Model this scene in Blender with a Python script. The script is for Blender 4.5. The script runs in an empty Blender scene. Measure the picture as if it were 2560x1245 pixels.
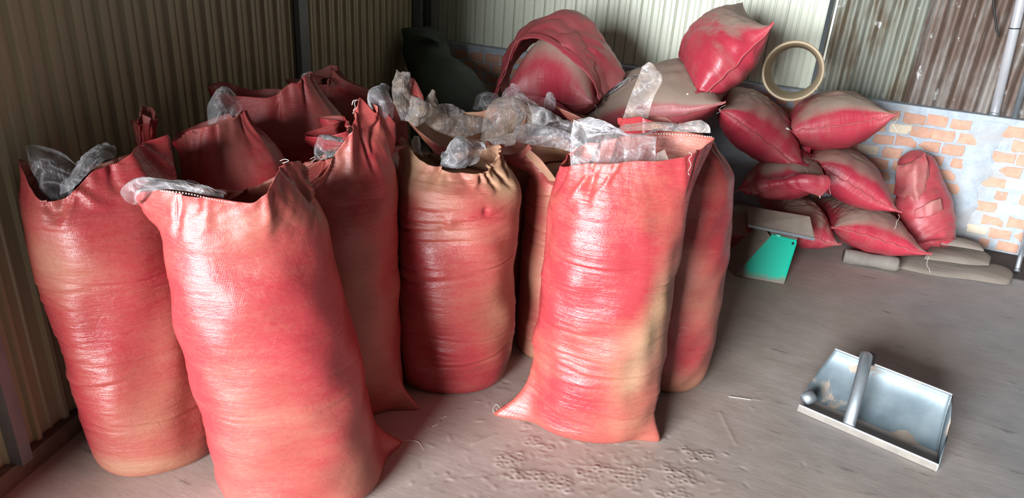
import bpy, math, random
import numpy as np
from mathutils import Vector, Matrix

# ------------------------------------------------------------------ camera, world, light
SC = bpy.context.scene
COL = SC.collection
FPX, PITCH, ROLL, YAW, CAMH = 1800.0, math.radians(24.3), math.radians(4.0), math.radians(22.0), 1.7
_cy, _sy = math.cos(YAW), math.sin(YAW)
FWD = np.array([-_sy*math.cos(PITCH), _cy*math.cos(PITCH), -math.sin(PITCH)])
_r = np.array([_cy, _sy, 0.0]); _u = np.cross(_r, FWD)
RGT = math.cos(ROLL)*_r + math.sin(ROLL)*_u
UPV = -math.sin(ROLL)*_r + math.cos(ROLL)*_u
CAM = np.array([0.0, 0.0, CAMH])
cd = bpy.data.cameras.new('camera'); co = bpy.data.objects.new('camera', cd); COL.objects.link(co)
cd.sensor_fit = 'HORIZONTAL'; cd.sensor_width = 36.0; cd.lens = 36.0*FPX/2560.0; cd.clip_start = 0.05
co.matrix_world = Matrix(((RGT[0], UPV[0], -FWD[0], CAM[0]), (RGT[1], UPV[1], -FWD[1], CAM[1]),
                          (RGT[2], UPV[2], -FWD[2], CAM[2]), (0, 0, 0, 1)))
SC.camera = co

WLD = bpy.data.worlds.new('world'); SC.world = WLD; WLD.use_nodes = True
_bg = WLD.node_tree.nodes['Background']; _bg.inputs[0].default_value = (0.80, 0.92, 1.0, 1); _bg.inputs[1].default_value = 0.12
SC.view_settings.view_transform = 'Standard'; SC.view_settings.look = 'None'
SC.view_settings.gamma = 1.0; SC.view_settings.use_curve_mapping = False
SC.view_settings.exposure = 0.05


def area_light(name, loc, direction, sx, sy, power, col):
    l = bpy.data.lights.new(name, 'AREA'); l.shape = 'RECTANGLE'; l.size = sx; l.size_y = sy
    l.energy = power; l.color = col
    o = bpy.data.objects.new(name, l); COL.objects.link(o)
    o.location = loc; o.rotation_euler = Vector(direction).to_track_quat('-Z', 'Y').to_euler()
    return o


# daylight from the yard through the wide open front-left corner of the shed, behind the photographer
area_light('daylight_yard', (-3.2, -10.0, 2.5), (0.22, 1.0, -0.06), 6.2, 4.8, 6000, (0.95, 0.97, 1.0))

# ------------------------------------------------------------------ pixel helpers
def ray(x, y): return FWD + RGT*(x-1280.0)/FPX - UPV*(y-622.5)/FPX
def onz(x, y, z=0.0):
    d = ray(x, y); return CAM + d*((z-CAMH)/d[2])
def ony(x, y, Y):
    d = ray(x, y); return CAM + d*(Y/d[1])
def onplane(x, y, p, n):
    d = ray(x, y); return CAM + d*(np.dot(np.asarray(p)-CAM, n)/np.dot(d, n))
def proj(P):
    q = np.asarray(P, float)-CAM; w = q@FWD
    return np.stack([1280+FPX*(q@RGT)/w, 622.5-FPX*(q@UPV)/w], -1)

# ------------------------------------------------------------------ noise helpers
def noise2(seed, fu, fv, n=14, periodic=False):
    r = np.random.RandomState(seed)
    ku = r.randn(n)*fu; kv = r.randn(n)*fv
    if periodic: ku = np.round(ku)
    ph = r.rand(n)*6.283
    def f(u, v):
        s = 0.0
        for i in range(n): s = s + np.cos(ku[i]*u + kv[i]*v + ph[i])
        return s/math.sqrt(n/2.0)
    return f
def noise3(seed, fr, n=16):
    r = np.random.RandomState(seed); K = r.randn(n, 3)*fr; ph = r.rand(n)*6.283
    def f(P): return np.cos(P@K.T + ph).sum(-1)/math.sqrt(n/2.0)
    return f
def sstep(a, b, x):
    t = np.clip((x-a)/(b-a), 0, 1); return t*t*(3-2*t)

# ------------------------------------------------------------------ materials
def N(nt, typ, **kw):
    n = nt.nodes.new(typ)
    for k, v in kw.items(): setattr(n, k, v)
    return n
def new_mat(name):
    m = bpy.data.materials.new(name); m.use_nodes = True
    nt = m.node_tree; b = nt.nodes['Principled BSDF']
    return m, nt, b
def L(nt, a, b): nt.links.new(a, b)
def ramp(nt, fac, stops):
    r = N(nt, 'ShaderNodeValToRGB'); e = r.color_ramp.elements
    while len(e) < len(stops): e.new(0.5)
    for i, (p, c) in enumerate(stops): e[i].position = p; e[i].color = (*c, 1) if len(c) == 3 else c
    L(nt, fac, r.inputs[0]); return r.outputs[0]
def mixc(nt, fac, a, b, blend='MIX'):
    m = N(nt, 'ShaderNodeMix', data_type='RGBA', blend_type=blend)
    for s, v in ((m.inputs[0], fac), (m.inputs[6], a), (m.inputs[7], b)):
        if hasattr(v, 'is_linked'): L(nt, v, s)
        else: s.default_value = v if not isinstance(v, tuple) else (*v, 1)
    return m.outputs[2]
def math_(nt, op, a, b=None, clamp=False):
    m = N(nt, 'ShaderNodeMath', operation=op, use_clamp=clamp)
    for s, v in ((m.inputs[0], a), (m.inputs[1], b)):
        if v is None: continue
        if hasattr(v, 'is_linked'): L(nt, v, s)
        else: s.default_value = v
    return m.outputs[0]
def noise_n(nt, vec, scale, detail=4.0, rough=0.55, dist=0.0):
    n = N(nt, 'ShaderNodeTexNoise'); n.inputs['Scale'].default_value = scale
    n.inputs['Detail'].default_value = detail; n.inputs['Roughness'].default_value = rough
    n.inputs['Distortion'].default_value = dist
    if vec is not None: L(nt, vec, n.inputs['Vector'])
    return n.outputs['Fac']
def mapping(nt, vec, scale=(1, 1, 1), rot=(0, 0, 0), loc=(0, 0, 0)):
    m = N(nt, 'ShaderNodeMapping'); L(nt, vec, m.inputs[0])
    m.inputs['Scale'].default_value = scale; m.inputs['Rotation'].default_value = rot; m.inputs['Location'].default_value = loc
    return m.outputs[0]
def bump(nt, h, strength, dist, normal=None):
    b = N(nt, 'ShaderNodeBump'); b.inputs['Strength'].default_value = strength; b.inputs['Distance'].default_value = dist
    L(nt, h, b.inputs['Height'])
    if normal is not None: L(nt, normal, b.inputs['Normal'])
    return b.outputs[0]


def sack_mat(name, red, dustc, dustc2, rough=0.29, wrinkle=0.32):
    m, nt, b = new_mat(name)
    uv = N(nt, 'ShaderNodeUVMap').outputs[0]
    obj = N(nt, 'ShaderNodeTexCoord').outputs['Object']
    at = N(nt, 'ShaderNodeAttribute', attribute_name='dust').outputs['Fac']
    n1 = noise_n(nt, mapping(nt, uv, (3, 9, 1)), 2.2, 5, 0.62)
    n2 = noise_n(nt, mapping(nt, uv, (9, 22, 1)), 6.0, 4, 0.6)
    d = math_(nt, 'ADD', at, math_(nt, 'MULTIPLY', math_(nt, 'SUBTRACT', n1, 0.5), 0.55))
    d = math_(nt, 'ADD', d, math_(nt, 'MULTIPLY', math_(nt, 'SUBTRACT', n2, 0.5), 0.35))
    d = math_(nt, 'MULTIPLY', d, 1.0, clamp=True)
    dc = mixc(nt, noise_n(nt, uv, 3.0, 2), dustc, dustc2)
    rc = mixc(nt, noise_n(nt, uv, 7.0, 3), tuple(c*0.86 for c in red), tuple(min(1, c*1.1) for c in red))
    L(nt, mixc(nt, d, rc, dc), b.inputs['Base Color'])
    L(nt, math_(nt, 'ADD', math_(nt, 'MULTIPLY', d, 0.45), rough), b.inputs['Roughness'])
    b.inputs['Specular IOR Level'].default_value = 0.62
    # weave of the flat tapes + fine horizontal creases
    w1 = N(nt, 'ShaderNodeTexWave', bands_direction='X'); w1.inputs['Scale'].default_value = 75; L(nt, uv, w1.inputs[0])
    w2 = N(nt, 'ShaderNodeTexWave', bands_direction='Y'); w2.inputs['Scale'].default_value = 75; L(nt, uv, w2.inputs[0])
    wv = math_(nt, 'MULTIPLY', w1.outputs['Fac'], w2.outputs['Fac'])
    spark = noise_n(nt, mapping(nt, uv, (160, 230, 1)), 1.0, 2)
    wv = math_(nt, 'MULTIPLY', wv, spark)
    cr = noise_n(nt, mapping(nt, uv, (5, 42, 1)), 1.0, 5, 0.62, 0.4)
    cr2 = noise_n(nt, mapping(nt, uv, (26, 30, 1)), 1.0, 4, 0.6, 0.8)
    nb = bump(nt, wv, 0.32, 0.0022)
    nb = bump(nt, cr, wrinkle, 0.012, nb)
    nb = bump(nt, cr2, 0.35, 0.005, nb)
    L(nt, nb, b.inputs['Normal'])
    return m


def plastic_mat(name, tint, opac, dust=0.0, dustc=(0.5, 0.36, 0.25)):
    m, nt, b = new_mat(name)
    nt.nodes.remove(b)
    out = nt.nodes['Material Output']
    tr = N(nt, 'ShaderNodeBsdfTransparent'); tr.inputs[0].default_value = (*tint, 1)
    p = N(nt, 'ShaderNodeBsdfPrincipled'); p.inputs['Base Color'].default_value = (0.86, 0.87, 0.90, 1)
    p.inputs['Roughness'].default_value = 0.13; p.inputs['Specular IOR Level'].default_value = 0.9
    obj = N(nt, 'ShaderNodeTexCoord').outputs['Object']
    n = noise_n(nt, obj, 14.0, 4, 0.6)
    if dust > 0:
        dn = math_(nt, 'MULTIPLY', sst(nt, 0.40-dust*0.35, 0.80-dust*0.25, n), 0.92)
        L(nt, mixc(nt, dn, (0.78, 0.79, 0.82), dustc), p.inputs['Base Color'])
        L(nt, math_(nt, 'ADD', math_(nt, 'MULTIPLY', dn, 0.4), 0.16), p.inputs['Roughness'])
    gl = N(nt, 'ShaderNodeFresnel'); gl.inputs[0].default_value = 1.5
    cb = bump(nt, noise_n(nt, obj, 30.0, 2, 0.5, 1.6), 0.5, 0.012)
    L(nt, cb, p.inputs['Normal'])
    f = math_(nt, 'ADD', math_(nt, 'MULTIPLY', gl.outputs[0], 0.9), opac)
    f = math_(nt, 'ADD', f, math_(nt, 'MULTIPLY', math_(nt, 'SUBTRACT', n, 0.45), 0.35))
    rdg = noise_n(nt, obj, 11.0, 2, 0.5, 0.9)
    rdg = math_(nt, 'SUBTRACT', 1.0, math_(nt, 'MULTIPLY', math_(nt, 'ABSOLUTE', math_(nt, 'SUBTRACT', rdg, 0.5)), 2.0))
    rdg = math_(nt, 'POWER', rdg, 14.0)
    f = math_(nt, 'ADD', f, math_(nt, 'MULTIPLY', rdg, 0.32))
    if dust > 0: f = math_(nt, 'ADD', f, math_(nt, 'MULTIPLY', dn, 0.45))
    f = math_(nt, 'MULTIPLY', f, 1.0, clamp=True)
    tl = N(nt, 'ShaderNodeBsdfTranslucent'); tl.inputs[0].default_value = (0.85, 0.86, 0.88, 1)
    pm = N(nt, 'ShaderNodeMixShader'); pm.inputs[0].default_value = 0.35; L(nt, p.outputs[0], pm.inputs[1]); L(nt, tl.outputs[0], pm.inputs[2])
    mx = N(nt, 'ShaderNodeMixShader'); L(nt, f, mx.inputs[0]); L(nt, tr.outputs[0], mx.inputs[1]); L(nt, pm.outputs[0], mx.inputs[2])
    L(nt, mx.outputs[0], out.inputs[0])
    return m
def sst(nt, a, b, x):
    r = N(nt, 'ShaderNodeMapRange', interpolation_type='SMOOTHSTEP'); L(nt, x, r.inputs[0])
    r.inputs[1].default_value = a; r.inputs[2].default_value = b; return r.outputs[0]


def simple_mat(name, c1, c2, scale=8.0, rough=0.6, metal=0.0, bumps=0.2, bscale=40.0, spec=0.5, bdist=0.003, c3=None):
    m, nt, b = new_mat(name)
    o = N(nt, 'ShaderNodeTexCoord').outputs['Object']
    f = noise_n(nt, o, scale, 6, 0.62)
    st = [(0.3, c1), (0.68, c2)] if c3 is None else [(0.25, c1), (0.5, c2), (0.75, c3)]
    L(nt, ramp(nt, f, st), b.inputs['Base Color'])
    b.inputs['Roughness'].default_value = rough; b.inputs['Metallic'].default_value = metal
    b.inputs['Specular IOR Level'].default_value = spec
    if bumps: L(nt, bump(nt, noise_n(nt, o, bscale, 4), bumps, bdist), b.inputs['Normal'])
    return m


RED = (0.37, 0.040, 0.048)
M = {}
M['sack'] = sack_mat('woven_red', RED, (0.36, 0.19, 0.125), (0.42, 0.26, 0.135), rough=0.27, wrinkle=0.48)
M['sack_smooth'] = sack_mat('woven_red_taut', RED, (0.36, 0.18, 0.12), (0.40, 0.23, 0.13), rough=0.26, wrinkle=0.18)
M['sack_dark'] = sack_mat('woven_red_deep', (0.42, 0.026, 0.036), (0.36, 0.22, 0.16), (0.38, 0.25, 0.18), rough=0.42, wrinkle=0.3)
M['sack_pile'] = sack_mat('woven_red_pile', (0.44, 0.036, 0.062), (0.36, 0.26, 0.205), (0.40, 0.30, 0.24), rough=0.34, wrinkle=0.12)
M['green_sack'] = sack_mat('woven_green', (0.035, 0.055, 0.040), (0.09, 0.10, 0.08), (0.10, 0.10, 0.08), rough=0.6, wrinkle=0.3)
M['flat_sack'] = sack_mat('dusty_flat', (0.20, 0.16, 0.13), (0.27, 0.23, 0.19), (0.24, 0.21, 0.18), rough=0.7, wrinkle=0.3)
M['film'] = plastic_mat('clear_film', (0.97, 0.97, 0.98), 0.03)
M['film_milky'] = plastic_mat('milky_film', (0.95, 0.95, 0.97), 0.13)
M['film_dusty'] = plastic_mat('dusty_film', (0.92, 0.88, 0.84), 0.10, dust=0.42)
M['film_tan'] = plastic_mat('tan_film', (0.90, 0.84, 0.78), 0.12, dust=0.35)
M['powder'] = simple_mat('spice_powder', (0.30, 0.15, 0.10), (0.38, 0.21, 0.14), 30, 0.95, 0, 0.5, 120, 0.2)
M['thread'] = simple_mat('white_thread', (0.70, 0.66, 0.60), (0.8, 0.77, 0.72), 50, 0.8, 0, 0)
M['tan_tube'] = simple_mat('tan_tube', (0.38, 0.30, 0.20), (0.48, 0.39, 0.26), 9, 0.7, 0, 0.2, 60)
M['steel'] = simple_mat('bright_steel', (0.66, 0.68, 0.72), (0.76, 0.78, 0.82), 6, 0.26, 0.45, 0.05, 90)
M['zinc'] = simple_mat('galvanised', (0.36, 0.42, 0.46), (0.50, 0.56, 0.60), 12, 0.45, 0.8, 0.1, 60)
M['dark_post'] = simple_mat('dark_post', (0.05, 0.055, 0.06), (0.085, 0.09, 0.10), 9, 0.55, 0.3, 0.1, 60)
M['grey_post'] = simple_mat('grey_post', (0.16, 0.18, 0.19), (0.22, 0.24, 0.25), 9, 0.5, 0.2, 0.1, 60)
M['black'] = simple_mat('black_rubber', (0.012, 0.012, 0.013), (0.02, 0.02, 0.021), 9, 0.6, 0, 0)
M['board'] = simple_mat('dusty_board', (0.26, 0.21, 0.17), (0.33, 0.28, 0.23), 14, 0.75, 0, 0.25, 60)
M['roll'] = simple_mat('grey_roll', (0.17, 0.155, 0.14), (0.26, 0.24, 0.21), 10, 0.8, 0, 0.3, 50)
M['curb'] = simple_mat('curb', (0.12, 0.085, 0.065), (0.19, 0.14, 0.11), 12, 0.85, 0, 0.5, 40)
M['floor_strip'] = simple_mat('dark_strip', (0.03, 0.028, 0.028), (0.05, 0.046, 0.045), 12, 0.8, 0, 0.4, 40)


def make_green():
    m, nt, b = new_mat('green_plastic')
    o = N(nt, 'ShaderNodeTexCoord').outputs['Object']
    f = noise_n(nt, o, 9, 5, 0.6)
    z = N(nt, 'ShaderNodeAttribute', attribute_name='dust').outputs['Fac']
    d = sst(nt, 0.35, 0.75, math_(nt, 'ADD', z, math_(nt, 'MULTIPLY', math_(nt, 'SUBTRACT', f, 0.5), 0.9)))
    L(nt, mixc(nt, d, (0.0, 0.56, 0.38), (0.27, 0.22, 0.18)), b.inputs['Base Color'])
    b.inputs['Roughness'].default_value = 0.42
    return m
M['green'] = make_green()


def make_cladding(name, a1, a2, a3):
    m, nt, b = new_mat(name)
    o = N(nt, 'ShaderNodeTexCoord').outputs['Object']
    streak = noise_n(nt, mapping(nt, o, (22, 22, 0.9)), 1.0, 5, 0.6)
    soft = noise_n(nt, o, 2.0, 3)
    c = mixc(nt, streak, a1, a2)
    c = mixc(nt, math_(nt, 'MULTIPLY', soft, 0.35), c, a3)
    L(nt, c, b.inputs['Base Color']); b.inputs['Roughness'].default_value = 0.38
    return m
M['cladding'] = make_cladding('cream_sheet', (0.60, 0.65, 0.52), (0.80, 0.86, 0.73), (0.54, 0.56, 0.44))
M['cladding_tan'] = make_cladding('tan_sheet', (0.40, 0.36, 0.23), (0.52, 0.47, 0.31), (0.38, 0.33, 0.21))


def make_rust(name, base1, base2, rust1, rust2, lo, hi, streak=True):
    m, nt, b = new_mat(name)
    o = N(nt, 'ShaderNodeTexCoord').outputs['Object']
    big = noise_n(nt, mapping(nt, o, (3.2, 3, 1.3)), 1.6, 6, 0.62)
    st = noise_n(nt, mapping(nt, o, (34, 30, 1.5)), 1.0, 6, 0.65)
    sp = noise_n(nt, mapping(nt, o, (16, 10, 9)), 1.0, 3, 0.5)
    f = math_(nt, 'ADD', math_(nt, 'MULTIPLY', big, 0.55), math_(nt, 'MULTIPLY', st, 0.45))
    rust = mixc(nt, st, rust1, rust2); base = mixc(nt, big, base1, base2)
    c = mixc(nt, sst(nt, lo, hi, f), base, rust)
    c = mixc(nt, math_(nt, 'MULTIPLY', sst(nt, 0.66, 0.72, sp), 0.8), c, (0.45, 0.46, 0.45))
    L(nt, c, b.inputs['Base Color']); b.inputs['Roughness'].default_value = 0.6; b.inputs['Metallic'].default_value = 0.25
    L(nt, bump(nt, st, 0.3, 0.004), b.inputs['Normal'])
    return m
M['corr_grey'] = make_rust('grey_green_sheet', (0.11, 0.12, 0.09), (0.30, 0.32, 0.28), (0.07, 0.052, 0.03), (0.14, 0.11, 0.07), 0.46, 0.60)
M['corr_rust'] = make_rust('rusty_sheet', (0.17, 0.15, 0.13), (0.28, 0.27, 0.26), (0.055, 0.034, 0.024), (0.13, 0.082, 0.060), 0.38, 0.56)


def make_mortar():
    m, nt, b = new_mat('blue_grey_mortar')
    o = N(nt, 'ShaderNodeTexCoord').outputs['Object']
    f = noise_n(nt, o, 16, 6, 0.65); g = noise_n(nt, o, 2.4, 4)
    c = ramp(nt, f, [(0.28, (0.33, 0.39, 0.45)), (0.72, (0.50, 0.57, 0.64))])
    c = mixc(nt, sst(nt, 0.5, 0.66, g), c, (0.42, 0.41, 0.40))
    L(nt, c, b.inputs['Base Color']); b.inputs['Roughness'].default_value = 0.9
    L(nt, bump(nt, f, 0.9, 0.012), b.inputs['Normal'])
    return m
M['mortar'] = make_mortar()


def brick_mat(name, c1, c2):
    m, nt, b = new_mat(name)
    o = N(nt, 'ShaderNodeTexCoord').outputs['Object']
    ri = N(nt, 'ShaderNodeObjectInfo').outputs['Random']
    ov = N(nt, 'ShaderNodeVectorMath', operation='ADD'); L(nt, o, ov.inputs[0])
    cx = N(nt, 'ShaderNodeCombineXYZ'); L(nt, math_(nt, 'MULTIPLY', ri, 40), cx.inputs[0]); L(nt, cx.outputs[0], ov.inputs[1])
    f = noise_n(nt, ov.outputs[0], 22, 5, 0.62)
    c = ramp(nt, f, [(0.3, c1), (0.7, c2)])
    c = mixc(nt, math_(nt, 'MULTIPLY', ri, 0.30), c, tuple(x*0.6 for x in c1))
    sm = sst(nt, 0.60, 0.68, noise_n(nt, ov.outputs[0], 17, 4, 0.6))
    c = mixc(nt, math_(nt, 'MULTIPLY', sm, 0.75), c, (0.36, 0.38, 0.40))
    L(nt, c, b.inputs['Base Color']); b.inputs['Roughness'].default_value = 0.9
    L(nt, bump(nt, f, 0.5, 0.006), b.inputs['Normal'])
    return m
M['brick'] = brick_mat('orange_brick', (0.56, 0.30, 0.21), (0.68, 0.42, 0.31))
M['brick_pale'] = brick_mat('pale_brick', (0.68, 0.58, 0.43), (0.78, 0.70, 0.56))


def make_floor():
    m, nt, b = new_mat('dusty_concrete')
    o = N(nt, 'ShaderNodeTexCoord').outputs['Object']
    sep = N(nt, 'ShaderNodeSeparateXYZ'); L(nt, o, sep.inputs[0])
    x = sep.outputs[0]
    n1 = noise_n(nt, o, 1.1, 4); n2 = noise_n(nt, o, 7, 6, 0.65); n3 = noise_n(nt, mapping(nt, o, (6, 22, 1), (0, 0, 0.3)), 1.0, 5, 0.62)
    g = math_(nt, 'ADD', math_(nt, 'MULTIPLY', x, 0.42), math_(nt, 'MULTIPLY', math_(nt, 'SUBTRACT', n1, 0.5), 1.3))
    g = sst(nt, -0.15, 0.75, g)
    dust = ramp(nt, n2, [(0.3, (0.42, 0.345, 0.295)), (0.7, (0.50, 0.425, 0.375))])
    conc = ramp(nt, n2, [(0.3, (0.29, 0.305, 0.315)), (0.7, (0.38, 0.395, 0.405))])
    c = mixc(nt, g, dust, conc)
    dk = sst(nt, 0.60, 0.74, n3)
    c = mixc(nt, math_(nt, 'MULTIPLY', dk, 0.6), c, (0.10, 0.085, 0.075))
    L(nt, c, b.inputs['Base Color'])
    L(nt, math_(nt, 'SUBTRACT', 0.85, math_(nt, 'MULTIPLY', g, 0.30)), b.inputs['Roughness'])
    nb = bump(nt, n2, 0.12, 0.01); nb = bump(nt, n3, 0.12, 0.01, nb)
    L(nt, nb, b.inputs['Normal'])
    return m
M['floor'] = make_floor()


def make_scoop():
    m, nt, b = new_mat('scoop_steel')
    o = N(nt, 'ShaderNodeTexCoord').outputs['Object']
    f = noise_n(nt, o, 9, 5, 0.6); g = noise_n(nt, o, 5, 5, 0.65, 0.6)
    c = ramp(nt, f, [(0.3, (0.13, 0.175, 0.205)), (0.7, (0.21, 0.265, 0.29))])
    d = sst(nt, 0.56, 0.66, g)
    L(nt, mixc(nt, d, c, (0.36, 0.29, 0.23)), b.inputs['Base Color'])
    L(nt, math_(nt, 'SUBTRACT', 0.30, math_(nt, 'MULTIPLY', d, 0.30)), b.inputs['Metallic'])
    L(nt, math_(nt, 'ADD', 0.50, math_(nt, 'MULTIPLY', d, 0.35)), b.inputs['Roughness'])
    return m
M['scoop'] = make_scoop()

# ------------------------------------------------------------------ object helpers
def mesh_obj(name, verts, faces, mat, parent=None, smooth=True, uv=None, dust=None):
    me = bpy.data.meshes.new(name)
    me.from_pydata([tuple(v) for v in np.asarray(verts, float)] if not isinstance(verts, list) else verts, [], faces)
    me.update()
    if smooth: me.shade_smooth()
    if uv is not None:
        l = me.uv_layers.new(name='UVMap')
        vi = np.empty(len(me.loops), dtype=np.int32); me.loops.foreach_get('vertex_index', vi)
        l.data.foreach_set('uv', np.asarray(uv, np.float32)[vi].ravel())
    if dust is not None:
        a = me.attributes.new('dust', 'FLOAT', 'POINT'); a.data.foreach_set('value', np.asarray(dust, np.float32))
    if mat is not None: me.materials.append(mat)
    o = bpy.data.objects.new(name, me); COL.objects.link(o)
    if parent is not None: o.parent = parent
    return o
def thing(name, label, cat, loc=(0, 0, 0), group=None):
    o = bpy.data.objects.new(name, None); COL.objects.link(o); o.location = loc; o.empty_display_size = 0.1
    tag(o, label, cat, group); return o
def tag(o, label, cat, group=None):
    o['label'] = label; o['category'] = cat
    if group: o['group'] = group
    return o
def structure(o, label=None):
    o['kind'] = 'structure'
    if label: o['label'] = label
    return o
def grid_faces(nr, nc, wrap=False, off=0):
    f = []
    for i in range(nr-1):
        for j in range(nc if wrap else nc-1):
            k = (j+1) % nc
            f.append((off+i*nc+j, off+i*nc+k, off+(i+1)*nc+k, off+(i+1)*nc+j))
    return f
def box_geo(x0, x1, y0, y1, z0, z1, bev=0.0):
    v = [(x, y, z) for z in (z0, z1) for y in (y0, y1) for x in (x0, x1)]
    f = [(0, 2, 3, 1), (4, 5, 7, 6), (0, 1, 5, 4), (2, 6, 7, 3), (0, 4, 6, 2), (1, 3, 7, 5)]
    return v, f
def box(name, x0, x1, y0, y1, z0, z1, mat, parent=None, bev=0.0):
    v, f = box_geo(x0, x1, y0, y1, z0, z1)
    o = mesh_obj(name, v, f, mat, parent, smooth=False)
    if bev:
        b = o.modifiers.new('bevel', 'BEVEL'); b.width = bev; b.segments = 2
    return o
def tube(name, pts, rad, mat, parent=None, n=8, cap=True):
    pts = np.asarray(pts, float); rad = np.broadcast_to(np.asarray(rad, float), (len(pts),))
    T = np.gradient(pts, axis=0); T /= np.linalg.norm(T, axis=1)[:, None]+1e-12
    ref = np.array([0, 0, 1.0]) if abs(T[0][2]) < 0.9 else np.array([1.0, 0, 0])
    V = []
    for i in range(len(pts)):
        a = np.cross(T[i], ref); a /= np.linalg.norm(a)+1e-12; b = np.cross(T[i], a); ref = -np.cross(T[i], a) if False else ref
        for j in range(n):
            t = 2*math.pi*j/n; V.append(pts[i]+rad[i]*(math.cos(t)*a+math.sin(t)*b))
    f = grid_faces(len(pts), n, True)
    if cap: f += [tuple(range(n))[::-1], tuple(range((len(pts)-1)*n, len(pts)*n))]
    return mesh_obj(name, np.array(V), f, mat, parent)
def catmull(P, n, closed=False):
    P = np.asarray(P, float); m = len(P)
    segs = m if closed else m-1
    out = []
    for q in np.linspace(0, segs, n, endpoint=not closed):
        i = min(int(q), segs-1); t = q-i
        g = (lambda k: P[k % m]) if closed else (lambda k: P[min(max(k, 0), m-1)])
        a, b, c, d = g(i-1), g(i), g(i+1), g(i+2)
        out.append(0.5*((2*b)+(-a+c)*t+(2*a-5*b+4*c-d)*t*t+(-a+3*b-3*c+d)*t**3))
    return np.array(out)
def normals_grid(P):
    du = np.gradient(P, axis=1); dv = np.gradient(P, axis=0)
    n = np.cross(du, dv); return n/(np.linalg.norm(n, axis=-1, keepdims=True)+1e-12)


def patch(name, rows, plane_c, mat, parent, nu=56, nv=36, crumple=0.012, freq=14.0, seed=1, thick=0.0, dust=0.3, jag=0.0):
    """sheet lofted through rows of (px, py, depth offset) lying near the vertical plane through plane_c"""
    c = np.array([plane_c[0], plane_c[1], 0.0]); d = np.array([c[0], c[1], 0.0]); d /= np.linalg.norm(d)
    R = []
    for row in rows:
        R.append(catmull([onplane(px, py, c+d*off, d) for px, py, off in row], nu))
    R = np.array(R)
    G = np.stack([catmull(R[:, j], nv) for j in range(nu)], 1)
    fq = freq*(1.7 if not thick else 1.5)
    nf = noise3(seed, fq, 5); nf2 = noise3(seed+7, fq*2.2, 6); nf3 = noise3(seed+8, fq*0.6, 6)
    nrm = normals_grid(G)
    if mat.name == 'tan_film': crumple *= 0.7; nf2 = nf3
    h = (np.abs(nf(G))-0.7)*crumple*0.85 + (np.abs(nf2(G))-0.7)*crumple*0.22 + nf3(G)*crumple*0.6
    G = G+nrm*h[..., None]
    if jag:
        e = np.linspace(0, 1, nv)[:, None]**3
        G[..., 2] += e*jag*noise3(seed+3, 30)(G)
    soft = mat.name == 'tan_film'
    if mat.name.endswith('film') and not soft: G = G+np.random.RandomState(seed).randn(*G.shape)*crumple*0.045
    pl = np.array(parent.location)
    L_ = np.linalg.norm(np.diff(G, axis=1), axis=-1).mean()*nu
    uu, vv = np.meshgrid(np.linspace(0, L_, nu), np.linspace(0, 0.3, nv))
    dn = noise3(seed+9, 9)(G)*0.15+dust
    o = mesh_obj(name, (G-pl).reshape(-1, 3), grid_faces(nv, nu), mat, parent, smooth=soft or not mat.name.endswith('film'), uv=np.stack([uu, vv], -1).reshape(-1, 2), dust=dn.ravel())
    if thick:
        s = o.modifiers.new('solid', 'SOLIDIFY'); s.thickness = thick
    return o


def thread(parent, pts, r=0.0016, name='thread'):
    pl = np.array(parent.location)
    return tube(name, catmull(pts, 14)-pl, r, M['thread'], parent, n=5)

# ------------------------------------------------------------------ room shell
Yb = 5.08
WL0 = np.array([-2.10, 1.20]); WL1 = np.array([-2.97, 5.08])       # line of the left wall
wdir = (WL1-WL0)/np.linalg.norm(WL1-WL0); wn = np.array([wdir[1], -wdir[0]])   # normal into the room
def wl(s, d=0.0): return WL0+wdir*s+wn*d
random.seed(4)


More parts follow.
